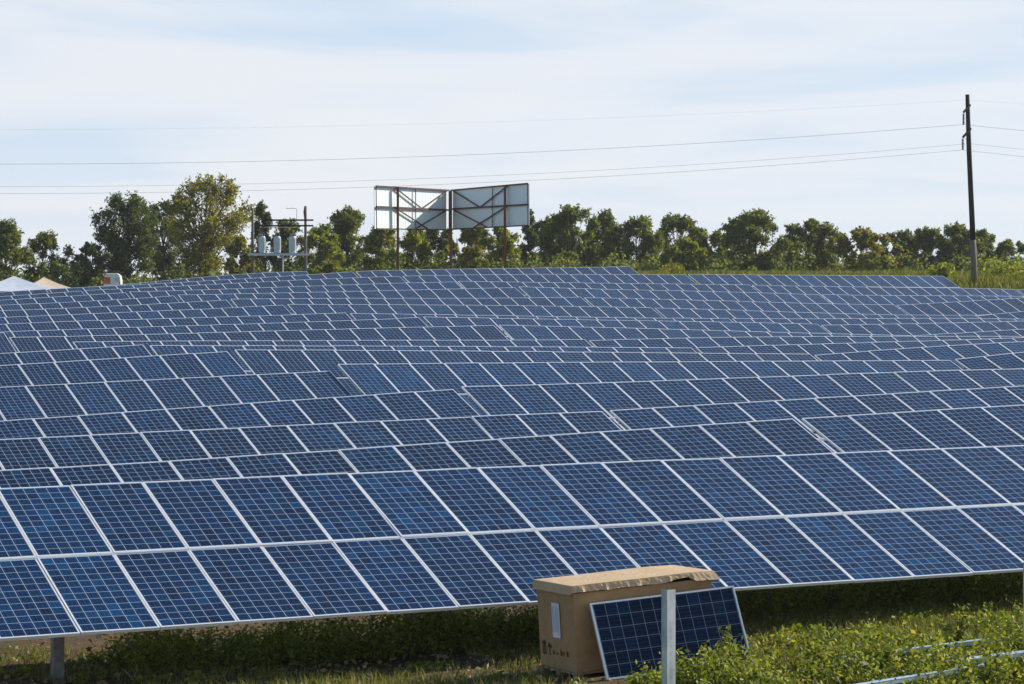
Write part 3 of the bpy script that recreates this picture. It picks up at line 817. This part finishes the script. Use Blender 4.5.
for q, (x, yb, Y, h, w, tone, lab) in enumerate([
    (944, 277, 196, 1.1, 2.2, 'bright', 'bright shrub just left of the utility pole foot'),
    (1003, 276, 205, 1.0, 3.0, 'bright', 'wide low shrub on the bank right of the utility pole'),
    (672, 270, 232, .9, 2.2, 'yellow', 'yellowish low shrub past the topmost row end')]):
    X = (x - 512) / F * Y
    make_shrub((X, Y, ground_z(X, Y)), h, w, tone, 300 + q, lab)

# ------------------------------------------------------------------ billboard seen from behind
def billboard():
    Yo, Yi = 220.0, 230.0
    LO_T, LO_B, LI_T, LI_B = sight(374.3, 186.2, Yo), sight(374.8, 228.8, Yo), sight(447.4, 190.4, Yi), sight(447.4, 229.8, Yi)
    RI_T, RI_B, RO_T, RO_B = sight(452.8, 190.4, Yi), sight(452.8, 229.4, Yi), sight(529.2, 183.6, Yo), sight(529.6, 225.4, Yo)
    base = sight(451, 230, Yi); gz = ground_z(base.x, base.y)
    root = empty('billboard', (base.x, base.y, gz))
    o0 = Vector(root.location)
    tag(root, 'back of a V-shaped white billboard on three rusty posts', 'billboard')
    for side, (A, B, C, D_, px) in enumerate(((LO_T, LO_B, LI_T, LI_B, 393.6), (RI_T, RI_B, RO_T, RO_B, 509.5))):
        A, B, C, D_ = [p - o0 for p in (A, B, C, D_)]
        dirv = (C - A); hv = Vector((dirv.x, dirv.y, 0)).normalized()
        nin = Vector((hv.y, -hv.x, 0))
        if nin.y > 0: nin = -nin                                     # towards the viewer's side (the back of the face)
        # corrugated sheet: narrow vertical pans with ribs
        b = MB(); n = 26
        for q in range(n):
            t0, t1 = q / n, (q + .86) / n
            p = [B.lerp(D_, t0), B.lerp(D_, t1), A.lerp(C, t1), A.lerp(C, t0)]
            q2 = [v - nin * .05 for v in p]
            b.add(p + q2, [(0, 1, 2, 3), (7, 6, 5, 4), (0, 4, 5, 1), (1, 5, 6, 2), (2, 6, 7, 3), (3, 7, 4, 0)])
            if q < n - 1:
                p = [B.lerp(D_, t1), B.lerp(D_, (q + 1) / n), A.lerp(C, (q + 1) / n), A.lerp(C, t1)]
                p1 = [v + nin * .010 for v in p]; p2 = [v - nin * .06 for v in p]
                b.add(p1 + p2, [(0, 1, 2, 3), (7, 6, 5, 4), (0, 4, 5, 1), (1, 5, 6, 2), (2, 6, 7, 3), (3, 7, 4, 0)])
        b.build('face_panel', M['board_back'], root)
        b = MB()
        off = nin * .16
        def bar(p, q, w=.10): b.bar(p + off, q + off, w, w)
        bar(A, C, .12); bar(B, D_, .10); bar(A.lerp(B, .48), C.lerp(D_, .5), .13); bar(A, B, .07); bar(C, D_, .07)
        fr = (px - 374.5) / 73 if side == 0 else (529.4 - px) / 76.6
        def at(t, v):
            O, I = (A, C) if side == 0 else (C, A)
            Ob, Ib = (B, D_) if side == 0 else (D_, B)
            return O.lerp(I, t).lerp(Ob.lerp(Ib, t), v)
        tm = .5 * (fr + .97)
        bar(at(fr, .02), at(tm, .49), .085); bar(at(.97, .02), at(tm, .49), .085)
        bar(at(fr, .5), at(tm + .08, .98), .085); bar(at(.97, .5), at(tm - .08, .98), .085)
        bar(at(.53 if side == 0 else .45, .01), at(.53 if side == 0 else .45, .98), .07)
        b.build('truss', M['brown_steel'], root)
        top = at(fr, -.01) + nin * .36
        b = MB(); b.box(top.x - .10, top.x + .10, top.y - .10, top.y + .10, ground_z(o0.x + top.x, o0.y + top.y) - o0.z - .3, top.z)
        b.build('post', M['rust'], root)
    b = MB(); t = sight(450.8, 190.6, Yi - .7) - o0
    b.box(t.x - .11, t.x + .11, t.y - .11, t.y + .11, -.3, t.z)
    b.build('post', M['rust'], root)
billboard()

# ------------------------------------------------------------------ transformer bank on its two-pole frame
def transformers():
    Y = 205.0
    L0, R0 = sight(252.6, 262, Y), sight(305.5, 262, Y)
    root = empty('transformer_bank', (0.5 * (L0.x + R0.x), Y, ground_z(.5 * (L0.x + R0.x), Y)))
    o = Vector(root.location)
    tag(root, 'three grey transformer tanks on a platform between two poles', 'transformer bank')
    S_ = lambda x, y, dy=0: sight(x, y, Y) - o + Vector((0, dy, 0))
    for x, yt, m in ((252.6, 208, 'wood_pole'), (305.5, 206, 'wood_pole')):
        p = S_(x, yt)
        b = MB(); b.tube([(p.x, 0, -.5), (p.x, 0, p.z * .5), (p.x, 0, p.z)], [.13, .115, .095], 9); b.build('pole', M[m], root, True)
    b = MB(); b.bar(S_(248, 254.5, -.22), S_(309, 254.5, -.22), .10, .16); b.bar(S_(248, 254.5, .22), S_(309, 254.5, .22), .10, .16)
    for x in np.linspace(250, 307, 9): b.box(S_(x, 253.2).x - .28, S_(x, 253.2).x + .22, -.27, .27, S_(x, 253.6).z, S_(x, 253.2).z)
    b.build('platform', M['tank'], root)
    for y0, xa, xb in ((220.2, 263, 313.5), (225.8, 264, 313.5)):
        b = MB(); b.bar(S_(xa, y0, -.14), S_(xb, y0, -.14), .10, .12); b.build('crossarm', M['wood_dark'], root)
    b = MB(); b.bar(S_(264, 227.3), S_(300, 227.3), .05, .05); b.build('busbar', M['galv'], root)
    for x in (262.2, 277.4, 292.6):
        p0, p1 = S_(x, 252.8), S_(x, 236.2)
        b = MB(); r = .25
        zz = [p0.z, p0.z + .04, p1.z - .1, p1.z]
        b.tube([(p0.x, 0, zz[0]), (p0.x, 0, zz[1]), (p0.x, 0, zz[2]), (p0.x, 0, zz[3])], [r * .92, r, r, r * .72], 20)
        for a in np.linspace(0, 6.28, 9)[:-1]:
            b.box(p0.x + math.cos(a) * r * 1.05 - .02, p0.x + math.cos(a) * r * 1.05 + .02, math.sin(a) * r * 1.05 - .02, math.sin(a) * r * 1.05 + .02, zz[1] + .15, zz[2] - .12)
        tk = b.build('tank', M['tank'], root)
        for dx in (-.14, .14):
            b = MB()
            b.tube([(p0.x + dx, 0, zz[3] - .03), (p0.x + dx, 0, zz[3] + .1), (p0.x + dx, 0, zz[3] + .16), (p0.x + dx, 0, zz[3] + .3)], [.04, .06, .03, .025], 8)
            b.build('bushing', M['porcelain'], tk)
        b = MB(); b.tube([(p0.x, .02, zz[3] + .2), (p0.x + .1, 0, zz[3] + .9), S_(x + 4, 226)], .012, 5); b.build('lead', M['wire'], root)
    b = MB(); b.tube([S_(296.6, 220), S_(296.8, 209), S_(295, 208.3), S_(286, 208.3)], .02, 5); b.build('jumper', M['wire'], root)
    b = MB(); b.tube([S_(305.5, 219, -.18), S_(305.0, 212, -.2), S_(305.2, 206.5, -.2)], [.09, .11, .06], 8); b.build('cutout', M['porcelain'], root)
    b = MB(); p = S_(283, 262); b.tube([(p.x, 0, -.3), (p.x, 0, S_(283, 254).z)], .05, 7); b.build('prop', M['galv'], root)
transformers()

# ------------------------------------------------------------------ utility pole and its wires
PY = 185.0
def utility_pole():
    b0 = sight(974.6, 282, PY); g = ground_z(b0.x, PY)
    root = empty('utility_pole', (b0.x, PY, g))
    o = Vector(root.location)
    tag(root, 'tall dark leaning utility pole with two short arms on the grassy bank', 'utility pole')
    p = [sight(974.8, 285, PY) - o, sight(973.0, 240, PY) - o, sight(971.2, 200, PY) - o, sight(969.0, 150, PY) - o, sight(967.4, 94.5, PY) - o]
    p[0].z = -.6
    b = MB(); b.tube([p[0], p[0].lerp(p[1], .5), p[1]], [.225, .215, .205], 12); low = b.build('pole_butt', M['wood_pole'], root, True)
    b = MB(); b.tube(p[1:], [.19, .18, .17, .14], 12); b.build('pole_shaft', M['wood_dark'], root, True)
    for (xa, ya, xb, yb) in ((970, 105.0, 962.3, 113), (970.6, 128.6, 961.6, 138)):
        a, e = sight(xa, ya, PY) - o, sight(xb, yb, PY) - o
        b = MB(); b.bar(a + Vector((0, -.1, 0)), e + Vector((0, -.5, 0)), .10, .13); b.build('arm', M['wood_dark'], root)
        b = MB()
        z0 = e.z - .08; n = 8
        for q in range(n):
            zz = z0 - q * .095
            b.tube([(e.x, -.5, zz), (e.x, -.5, zz - .03), (e.x, -.5, zz - .09)], [.03, .10, .03], 10)
        b.build('insulator', M['porcelain'], root)
    a = sight(969.4, 140.5, PY) - o
    b = MB(); b.bar(a, a + Vector((-.25, .05, .12)), .05, .05); b.build('bracket', M['steel_dark'], root)
    return o
utility_pole()

def wire(pts_img, lab, r=.011):
    P = []
    for x, y, Y in pts_img: P.append(sight(x, y, Y))
    b = MB(); b.tube(P, r, 5)
    o = b.build('power_line', M['wire'])
    tag(o, lab, 'power line', 'wires crossing the sky')
def span(yp, x_p, dy, sag, Yo=0):
    """a wire from far left through its fixing on the pole and on to the right"""
    pts = []
    for q in range(41):
        t = q / 40
        x = -955 + (x_p + 955) * t
        s = 4 * t * (1 - t)
        pts.append((x, yp + dy * (1 - t) + sag * s, PY + Yo))
    for q in range(1, 21):
        t = q / 20
        x = x_p + 1900 * t
        pts.append((x, yp + sag * 1.25 * 4 * t * (1 - t), PY + Yo))
    return pts
wire(span(100.0, 967.5, 0, 29.5), 'topmost and faintest wire, passing near the utility pole tip', .0028)
wire(span(124.6, 962.4, 0, 39.5, -.5), 'single wire hung from the upper insulator of the utility pole', .009)
wire(span(143.6, 968.8, 0, 43, .3), 'upper wire of the close lower pair, fixed on the pole shaft', .007)
wire(span(150.0, 961.8, 0, 43.5, -.5), 'lowest wire, hung from the lower insulator of the utility pole', .008)

# ------------------------------------------------------------------ tents and van behind the rows at the left
def tent(xc, ye, yp, wpx, Y, mat, label, rz):
    X = (xc - 512) / F * Y
    g = ground_z(X, Y)
    root = empty('canopy_tent', (X, Y, g), rz)
    tag(root, label, 'tent', 'canopy tents by the tree line')
    w = wpx / F * Y / 2
    ze, zp = (342 - ye) / F * Y + H - g, (342 - yp) / F * Y + H - g
    n = 8; V, Fc = [], []
    for r in range(n + 1):
        t = r / n; s = w * (1 - t); z = ze + (zp - ze) * (t + .10 * math.sin(math.pi * t) * -1)
        for q in range(16):
            a = q / 16 * 4; sd = int(a); f = a - sd
            cs = [(-1, -1), (1, -1), (1, 1), (-1, 1), (-1, -1)]
            x = cs[sd][0] * (1 - f) + cs[sd + 1][0] * f; y = cs[sd][1] * (1 - f) + cs[sd + 1][1] * f
            V.append((x * s, y * s, z - .10 * (1 - t) * math.sin(math.pi * f)))
    for r in range(n):
        for q in range(16):
            q2 = (q + 1) % 16
            Fc.append((r * 16 + q, r * 16 + q2, (r + 1) * 16 + q2, (r + 1) * 16 + q))
    k = len(V)
    for q in range(16): V.append((V[q][0], V[q][1], V[q][2] - .22))
    for q in range(16):
        q2 = (q + 1) % 16
        Fc.append((q, k + q, k + q2, q2))
    c = mesh_np('canopy', V, Fc, [mat], root)
    sm = c.modifiers.new('thick', 'SOLIDIFY'); sm.thickness = .012
    for sx in (-1, 1):
        for sy in (-1, 1):
            b = MB(); b.tube([(sx * w * .97, sy * w * .97, -.1), (sx * w * .97, sy * w * .97, ze - .02)], .028, 7); b.build('leg', M['galv'], root)
tent(14, 292.0, 275.8, 98, 186, M['tarp_blue'], 'pale blue canopy tent at the left edge behind the panels', .25)
tent(44, 290.5, 277.2, 62, 191, M['tarp_tan'], 'tan canopy tent right next to the pale blue one', .35)

def van():
    Y = 250.0
    X = (112.2 - 512) / F * Y
    g = ground_z(X, Y)
    top = (342 - 273.3) / F * Y + H - g
    root = empty('van', (X, Y, g), math.radians(5))
    tag(root, 'white van with a red tail lamp, roof showing above the panels', 'van')
    w, l = .78, 4.2
    prof = [(-w, .35), (-w, top * .50), (-w * .97, top * .74), (-w * .86, top * .93), (-w * .62, top), (w * .62, top), (w * .86, top * .93), (w * .97, top * .74), (w, top * .50), (w, .35)]
    V = [(x, y, z) for y in (-.0, .12, l - .9, l) for x, z in ([(x * .97, z * .985) for x, z in prof] if y == 0 else prof if y < l else [(x * .92, min(z, top * .62)) for x, z in prof])]
    n = len(prof); Fc = []
    for r in range(3):
        for q in range(n):
            q2 = (q + 1) % n
            Fc.append((r * n + q, r * n + q2, (r + 1) * n + q2, (r + 1) * n + q))
    Fc += [tuple(range(n)), tuple(range(3 * n + n - 1, 3 * n - 1, -1))]
    mesh_np('body', V, Fc, [M['van_white']], root)
    for sx in (-1, 1):
        b = MB(); b.box((.18 if sx > 0 else -.10) + sx * w * .30 - .2, (.18 if sx > 0 else -.10) + sx * w * .30 + .2, -.02, 0, top * .66, top * .84); b.build('rear_window', M['tank'], root)
        b = MB(); b.box(-w * .93, -w * .22, -.045, -.022, top * .56, top * .84) if sx < 0 else b.box(w * .84, w * .95, -.045, -.022, top * .50, top * .66)
        b.build('tail_lamp', M['van_red'], root)
        for yy in (.8, l - .9):
            b = MB(); b.tube([(sx * w * .80, yy, .33), (sx * w * 1.0, yy, .33)], .33, 18); b.build('wheel', M['tyre'], root)
van()

# ------------------------------------------------------------------ carton on its pallet, the panel leaning on it
BOX_C, BOX_U = 30.25, None
t_ = (577.5 - 512) / F
BOX_U = BOX_C * (SPS + t_ * CPS) / (CPS - t_ * SPS)
bx, by = xy(BOX_U, BOX_C)
BY = by
z_base = (342 - 673.0) / F * BY + H
TILT = math.radians(3.6)
BOXM = Matrix.Translation((bx, by, z_base)) @ Matrix.Rotation(PSI, 4, 'Z') @ Matrix.Rotation(-TILT, 4, 'Y')
BL, BD, BH = 2.0, 1.0, 0.99
def carton():
    root = empty('cardboard_box', (0, 0, 0)); root.matrix_world = BOXM; bpy.context.view_layer.update()
    tag(root, 'brown cardboard carton with a battered pale lid and white paper label', 'box')
    rg = np.random.default_rng(3)
    # body: four slightly bulged walls
    V, Fc = [], []
    nx, nz = 20, 8
    def wall(p0, p1, nrm):
        k = len(V)
        for a in range(nz + 1):
            for e in range(nx + 1):
                t, s = e / nx, a / nz
                bul = .016 * math.sin(math.pi * t) * math.sin(math.pi * s) + .004 * math.sin(t * 23 + s * 5)*math.sin(math.pi*t)
                p = Vector(p0).lerp(Vector(p1), t) + Vector(nrm) * bul
                V.append((p.x, p.y, BH * s))
        for a in range(nz):
            for e in range(nx):
                q = k + a * (nx + 1) + e
                Fc.append((q, q + 1, q + nx + 2, q + nx + 1))
    wall((0, 0, 0), (BL, 0, 0), (0, -1, 0)); wall((0, BD, 0), (0, 0, 0), (-1, 0, 0))
    wall((BL, 0, 0), (BL, BD, 0), (1, 0, 0)); wall((BL, BD, 0), (0, BD, 0), (0, 1, 0))
    o = mesh_np('carton_body', V, Fc, [M['card']], root, smooth=False)
    so = o.modifiers.new('thick', 'SOLIDIFY'); so.thickness = .010; so.offset = -1
    # lid: a tray with crumpled rim, its far corner bent open
    def sagf(x, y): return .002 * math.sin(x * 4.5 + y * 2) + .006 * math.sin(x * 1.6) * math.sin(y * 3) - .012 * sstep(1.6, 2.05, x)
    ov = .022
    n1, n2 = 60, 24
    V, Fc = [], []
    for a in range(n2 + 1):
        for e in range(n1 + 1):
            x = -ov + (BL + 2 * ov) * e / n1; y = -ov + (BD + 2 * ov) * a / n2
            ed = min(1.0, min(e, n1 - e, a, n2 - a) / 2.5)
            z = BH + .098 + sagf(x, y) + rg.normal() * .0012 * ed
            V.append((x, y, z))
    for a in range(n2):
        for e in range(n1):
            q = a * (n1 + 1) + e
            Fc.append((q, q + 1, q + n1 + 2, q + n1 + 1))
    ring = [(e, 0) for e in range(n1)] + [(n1, a) for a in range(n2)] + [(e, n2) for e in range(n1, 0, -1)] + [(0, a) for a in range(n2, 0, -1)]
    k0 = len(V); m = len(ring)
    depth = []
    for q, (e, a) in enumerate(ring):
        d = .112
        if a == 0:                                                    # the long front flap: crushed and torn towards the right
            x = e / n1
            d = .086 - .003 * math.sin(x * 17) - .003 * math.sin(x * 41) + .02 * sstep(.84, .86, x) - .03 * sstep(.66, .72, x) * (1 - sstep(.82, .84, x))
        depth.append(d)
    for lev in (.35, .7, 1.0):
        for q, (e, a) in enumerate(ring):
            v = V[a * (n1 + 1) + e]
            out = .012 * lev; jx = jy = 0
            if a == 0:
                jy = -out - .004 * lev * (math.sin(e * 1.7 + 2.0 * math.sin(e * .53)) * .5 + math.sin(e * .31 + 1) * .6) * (.4 + e / n1) + rg.normal() * .002 - lev * (.016 if e in (3, 4, 14, 27, 28, 41) else 0)
                if e / n1 > .84: jy -= .04 * lev
            if a == n2: jy = out
            if e == 0: jx = -out + rg.normal() * .002
            if e == n1: jx = out + .05 * lev
            V.append((v[0] + jx, v[1] + jy, v[2] - depth[q] * lev))
    for lv in range(3):
        for q in range(m):
            q2 = (q + 1) % m
            if lv == 0:
                up = lambda w: ring[w][1] * (n1 + 1) + ring[w][0]
            else:
                up = lambda w: k0 + (lv - 1) * m + w
            Fc.append((up(q), k0 + lv * m + q, k0 + lv * m + q2, up(q2)))
    o = mesh_np('lid', V, Fc, [M['card_lid']], root)
    so = o.modifiers.new('thick', 'SOLIDIFY'); so.thickness = .008; so.offset = 1
    # paper label with its grey print lines on the short end
    b = MB(); b.box(-.030, -.022, .36, .56, .40, .84); lab = b.build('paper_label', M['paper'], root)
    b = MB()
    for yy in (.385, .42, .45, .495, .525): b.box(-.0325, -.0305, yy, yy + .014, .47, .80)
    b.build('print', M['tank'], lab)
    # handling marks printed low on the end
    b = MB(); X0, X1 = -.022, -.0185
    def ink(y0, y1, z0, z1): b.box(X0, X1, y0, y1, z0, z1)
    # up arrows over a bar
    ink(.80, .90, .16, .175); ink(.815, .835, .18, .29); ink(.865, .885, .18, .29)
    for yy in (.825, .875):
        b.add([(X0, yy - .028, .29), (X0, yy + .028, .29), (X0, yy, .34), (X1, yy - .028, .29), (X1, yy + .028, .29), (X1, yy, .34)], [(0, 1, 2), (5, 4, 3), (0, 3, 4, 1), (1, 4, 5, 2), (2, 5, 3, 0)])
    # umbrella mark
    ink(.685, .695, .17, .27); ink(.66, .695, .16, .17)
    b.add([(X0, .63, .255), (X0, .75, .255), (X0, .72, .30), (X0, .69, .315), (X0, .66, .30)], [(0, 1, 2, 3, 4)])
    # small glyphs in a line
    for q, (yy, hh) in enumerate(((.58, .05), (.48, .03), (.38, .075), (.30, .06), (.21, .08))):
        ink(yy, yy + .012, .18, .18 + hh); ink(yy - .02, yy, .18 + hh * .5, .18 + hh * .5 + .012)
        if q % 2 == 0: ink(yy - .022, yy - .012, .18, .18 + hh * .8)
    b.build('handling_marks', M['ink'], root)
    # green strap mark near the corner
    return root
carton()

def pallet():
    root = empty('pallet', (0, 0, 0)); root.matrix_world = BOXM; bpy.context.view_layer.update()
    tag(root, 'wooden pallet under the cardboard carton', 'pallet')
    for q in range(7):
        y0 = -.02 + q * (BD + .04 - .12) / 6
        b = MB(); b.box(-.03, BL + .03, y0, y0 + .12, -.026, -.003); b.build('deck_board', M['pallet'], root)
    for x0 in (-.02, BL / 2 - .05, BL - .08):
        for y0 in (-.01, BD / 2 - .05, BD - .09):
            b = MB(); b.box(x0, x0 + .10, y0, y0 + .10, -.125, -.027); b.build('block', M['pallet'], root)
    for y0 in (-.012, BD / 2 - .05, BD - .09):
        b = MB(); b.box(-.02, BL + .02, y0, y0 + .10, -.145, -.127); b.build('bottom_board', M['pallet'], root)
pallet()

def leaning_panel():
    # lower edge stands on the ground in front of the carton, upper edge rests against it
    TL, TR = (587.5, 604.5), (734, 586.5)
    c_t = BOX_C - .06
    def pt(x, y, c):
        u, z = uz(x, y, c); X, Y = xy(u, c); return Vector((X, Y, z))
    A, B = pt(*TL, c_t), pt(*TR, c_t - .24)
    Xd = (B - A).normalized()
    foot = -NV * .40 - ZV * .90
    Yd = -(foot - Xd * foot.dot(Xd)).normalized()
    Zd = Xd.cross(Yd)
    ctr = A.lerp(B, .5) - Yd * (PW / 2)
    # local x of the panel mesh is its short side: turn it so the long side follows the top edge
    R3 = Matrix((Yd, -Xd, Zd)).transposed()
    root = empty('loose_solar_panel', (0, 0, 0))
    root.matrix_world = Matrix.Translation(ctr - Yd * PW / 2) @ Matrix((Xd, Yd, Zd)).transposed().to_4x4()
    bpy.context.view_layer.update()
    tag(root, 'single dark solar panel leaning against the cardboard carton', 'solar panel')
    Mx = root.matrix_world.inverted() @ (Matrix.Translation(ctr) @ R3.to_4x4())
    lam = bpy.data.objects.new('glass', laminate_mesh(M['cell_box'])); col.objects.link(lam); lam.parent = root; lam.matrix_basis = Mx
    f = bpy.data.objects.new('panel_frame', FRM); col.objects.link(f); f.parent = root; f.matrix_basis = Mx
leaning_panel()

# ------------------------------------------------------------------ bare posts of the next row, rails in the weeds
def bare_post(x, yt, wpx, label):
    c = 27.3
    u, z = uz(x, yt, c); X, Y = xy(u, c)
    g = ground_z(X, Y)
    root = bpy.data.objects.new('steel_post', None)
    b = MB(); w, d, th = .070, .045, .005
    h = z - g
    for (x0, x1, y0, y1) in ((-w, w, -d, -d + th), (-w, -w + th, -d + th, d), (w - th, w, -d + th, d), (-w + th, -w + .022, d - th, d), (w - .022, w - th, d - th, d)):
        b.box(x0, x1, y0, y1, -.6, h)
    for z in np.arange(.1, h - .05, .09):                             # punched slots show as dimples
        b.box(-.012, .012, -d - .0015, -d, z, z + .035)
    # drilled plate strip down the web edge
    o = b.build('steel_post', M['galv_dull'])
    o.location = (X, Y, g); o.rotation_euler = (0, 0, math.radians(44))
    tag(o, label, 'post', 'bare posts of an unfinished row')
bare_post(668.5, 589.5, 15, 'bare galvanised steel post standing in front of the leaning panel')
bare_post(1029.5, 562, 10, 'bare galvanised steel post cut by the right edge')

def lying_rail(p0, p1, c0, c1, label, w=.09, lift=.06):
    def pt(x, c):
        t = (x - 512) / F; u = c * (SPS + t * CPS) / (CPS - t * SPS)
        X, Y = xy(u, c); return Vector((X, Y, ground_z(X, Y) + lift))
    A, B = pt(p0, c0), pt(p1, c1)
    d = (B - A); n = d.length; d.normalize()
    b = MB(); th = .005; h = .05
    up = Vector((0, 0, 1)); sd = d.cross(up).normalized()
    for off, hh, ww in ((sd * 0, th, w), (sd * (w / 2 - th), h, th), (-sd * (w / 2 - th), h, th)):
        z = up * (h - th / 2 if ww == w else h / 2 - th / 2)
        b.bar(off + z, d * n + off + z, ww, hh)
    o = b.build('lying_rail', M['alu_rail']); o.location = A
    tag(o, label, 'rail', 'steel rails lying in the weeds')
lying_rail(838, 1000, 28.35, 28.55, 'upper pale steel rail lying among the weeds at the lower right', .10, 0.17)
lying_rail(735, 985, 26.05, 26.75, 'lower pale steel rail lying in weeds along the bottom edge', .10, 0.16)
lying_rail(960, 1060, 27.1, 27.2, 'broad bluish rail end in the lower right corner', .16, 0.19)

# ------------------------------------------------------------------ weeds and litter in front
def in_box(X, Y):
    q = BOXM.inverted() @ Vector((X, Y, 0)); return -.15 < q.x < BL + .1 and -.2 < q.y < BD + .1
def weeds():
    rg = np.random.default_rng(11)
    Ps, Ss = [], []
    n = 0; tries = 0
    while n < 2600 and tries < 90000:
        tries += 1
        u = rg.uniform(7, 29); c = rg.uniform(24.5, 37.0)
        X, Y = xy(u, c)
        if in_box(X, Y): continue
        x = 512 + F * X / Y
        if x < -60 or x > 1090: continue
        # thick growth right of the carton in the open, sparse to the left; tall dense growth added under the row to cover the sunlit ground behind
        open_ = sstep(14.6, 17.5, u + .5 * (30 - c)) * (1 - sstep(31.6, 32.8, c))
        patch = .5 + .62 * math.sin(u * 1.45 + 2.2 * math.sin(c * 1.1 + .4 * u)) * math.cos(c * 1.9 - u * .7)
        d = open_ * max(.06, min(1, patch * 1.1)) * (1 - .72 * sstep(28.6, 29.8, c))
        d = max(d, .045 + .05 * math.sin(u * 1.7 + c))
        under = sstep(10.9, 11.8, u) * sstep(33.5, 33.9, c) * (1 - sstep(35.2, 35.5, c))
        d = max(d * (1 - .8 * sstep(35.3, 35.6, c)), 1.0 * under)
        if under < .2 and 31.8 < c < 33.7: d *= .5
        if c < 30.4 and BOX_U - 2.5 < u < BOX_U + .35: d = min(d, .06)
        if rg.random() > d: continue
        g = ground_z(X, Y)
        big = rg.random() ** 2.2
        h = (.06 + .42 * big * (.4 + .6 * patch)) * (.45 + .75 * open_) * (1 - .5 * sstep(28.6, 30, c)) + under * rg.uniform(.42, .70) * (.82 + .28 * math.sin(u * 2.3) * math.cos(u * .9 + 1) + .1 * math.sin(u * 7))
        wd = .05 + .15 * big
        for _ in range(int(3 + 7 * big)):                             # upright leafy shoots
            a = rg.uniform(0, 6.28); lx, ly = rg.normal() * wd, rg.normal() * wd
            hh = h * rg.uniform(.55, 1.15); k = int(rg.integers(7, 13))
            z = np.linspace(.12, 1, k) * hh
            f = (z / max(hh, .01))
            fan = .035 * (1.1 - f * .6)
            Ps.append(np.stack([X + lx * f + rg.normal(size=k) * fan, Y + ly * f + rg.normal(size=k) * fan, g + z], 1))
            Ss.append(rg.uniform(.014, .030, k) * (1 + .9 * big) * (1.2 - .4 * f))
        n += 1
    P, Sz = np.concatenate(Ps), np.concatenate(Ss)
    V, Fc = leaf_quads(P, Sz, rg, flat=.3)
    tag(mesh_np('weeds', V, Fc, [M['weed']]), kind='stuff')
    # grass blades
    sp, ht = [], []
    while len(sp) < 12000:
        u = rg.uniform(7, 29); c = rg.uniform(24.5, 37.5); X, Y = xy(u, c)
        if in_box(X, Y) or (c > 34.4 and u > 11.3) or (27.9 < c < 30.4 and BOX_U - .5 < u < BOX_U + .45): continue
        if rg.random() > .18 + .5 * sstep(14.5, 19, u) + .25 * math.sin(u * 1.3 + c * .9) + .3 * sstep(28.5, 29.5, c) * (1 - sstep(31.5, 32.5, c)): continue
        sp.append((X, Y, ground_z(X, Y))); ht.append(rg.uniform(.06, .2))
    V, Fc = blades(sp, ht, .010, rg, 6, .07, .5)
    tag(mesh_np('grass', V, Fc, [M['grass_blade']]), kind='stuff')
    # straw, dry leaves and clods on the bare soil
    Ps = []
    for _ in range(9000):
        u = rg.uniform(7, 24); c = rg.uniform(24.5, 37.5); X, Y = xy(u, c)
        if in_box(X, Y) or (c > 34.4 and u > 11.3): continue
        Ps.append((X, Y, ground_z(X, Y) + rg.uniform(.01, .05)))
    P = np.array(Ps)
    V, Fc = leaf_quads(P, rg.uniform(.012, .065, len(P)), rg, flat=.6)
    tag(mesh_np('dry_litter', V, Fc, [M['straw']]), kind='stuff')
weeds()

def leafy_plant(x, c, h, w, seed, label):
    t = (x - 512) / F; u = c * (SPS + t * CPS) / (CPS - t * SPS); X, Y = xy(u, c)
    rg = np.random.default_rng(seed)
    root = empty('leafy_plant', (X, Y, ground_z(X, Y)))
    Ps, Ss = [], []
    b = MB()
    for q in range(11):
        a = rg.uniform(0, 6.28); r = w / 2 * rg.uniform(.3, 1); hh = h * rg.uniform(.65, 1.05)
        tip = Vector((r * math.cos(a), r * math.sin(a), hh)); mid = Vector((tip.x * .35, tip.y * .35, hh * .6))
        b.tube([(0, 0, -.05), mid, tip], [.008, .006, .003], 5, cap=False)
        for s in np.linspace(.25, 1.0, 9):
            p = Vector((0, 0, 0)).lerp(mid, s / .6) if s < .6 else mid.lerp(tip, (s - .6) / .4)
            for _ in range(2): Ps.append(np.array(p) + rg.normal(size=3) * .028); Ss.append(rg.uniform(.03, .055))
    V, Fc = leaf_quads(np.array(Ps), np.array(Ss), rg, flat=.55)
    mesh_np('foliage', V, Fc, [M['weed']], root)
    b.build('stem', M['weed'], root)
    tag(root, label, 'plant', 'taller leafy weeds in front')
leafy_plant(738, 28.6, .62, .62, 1, 'tall leafy weed in front of the right end of the leaning panel')
leafy_plant(712, 28.2, .46, .55, 2, 'leafy weed between the bare post and the tall weed')
leafy_plant(958, 29.0, .58, .8, 3, 'tallest bushy weed near the right edge post')
leafy_plant(640, 28.1, .30, .5, 4, 'low leafy weed at the foot of the leaning panel, left of the post')
leafy_plant(884, 27.9, .38, .6, 5, 'leafy weed beside the upper lying rail')

# ------------------------------------------------------------------ thin summer haze over the whole site
hz = bpy.data.materials.new('haze_air'); hz.use_nodes = True
hn, hl = hz.node_tree.nodes, hz.node_tree.links
hn.clear()
h_out = hn.new('ShaderNodeOutputMaterial'); h_vol = hn.new('ShaderNodeVolumePrincipled')
h_vol.inputs['Color'].default_value = (0.92, 0.95, 1.0, 1)
h_vol.inputs['Density'].default_value = 0.0001
h_vol.inputs['Anisotropy'].default_value = 0.3
hl.new(h_vol.outputs[0], h_out.inputs['Volume'])
b = MB(); b.box(-3200, 3200, -60, 4100, -75, 34)
tag(b.build('haze', hz), kind='stuff')
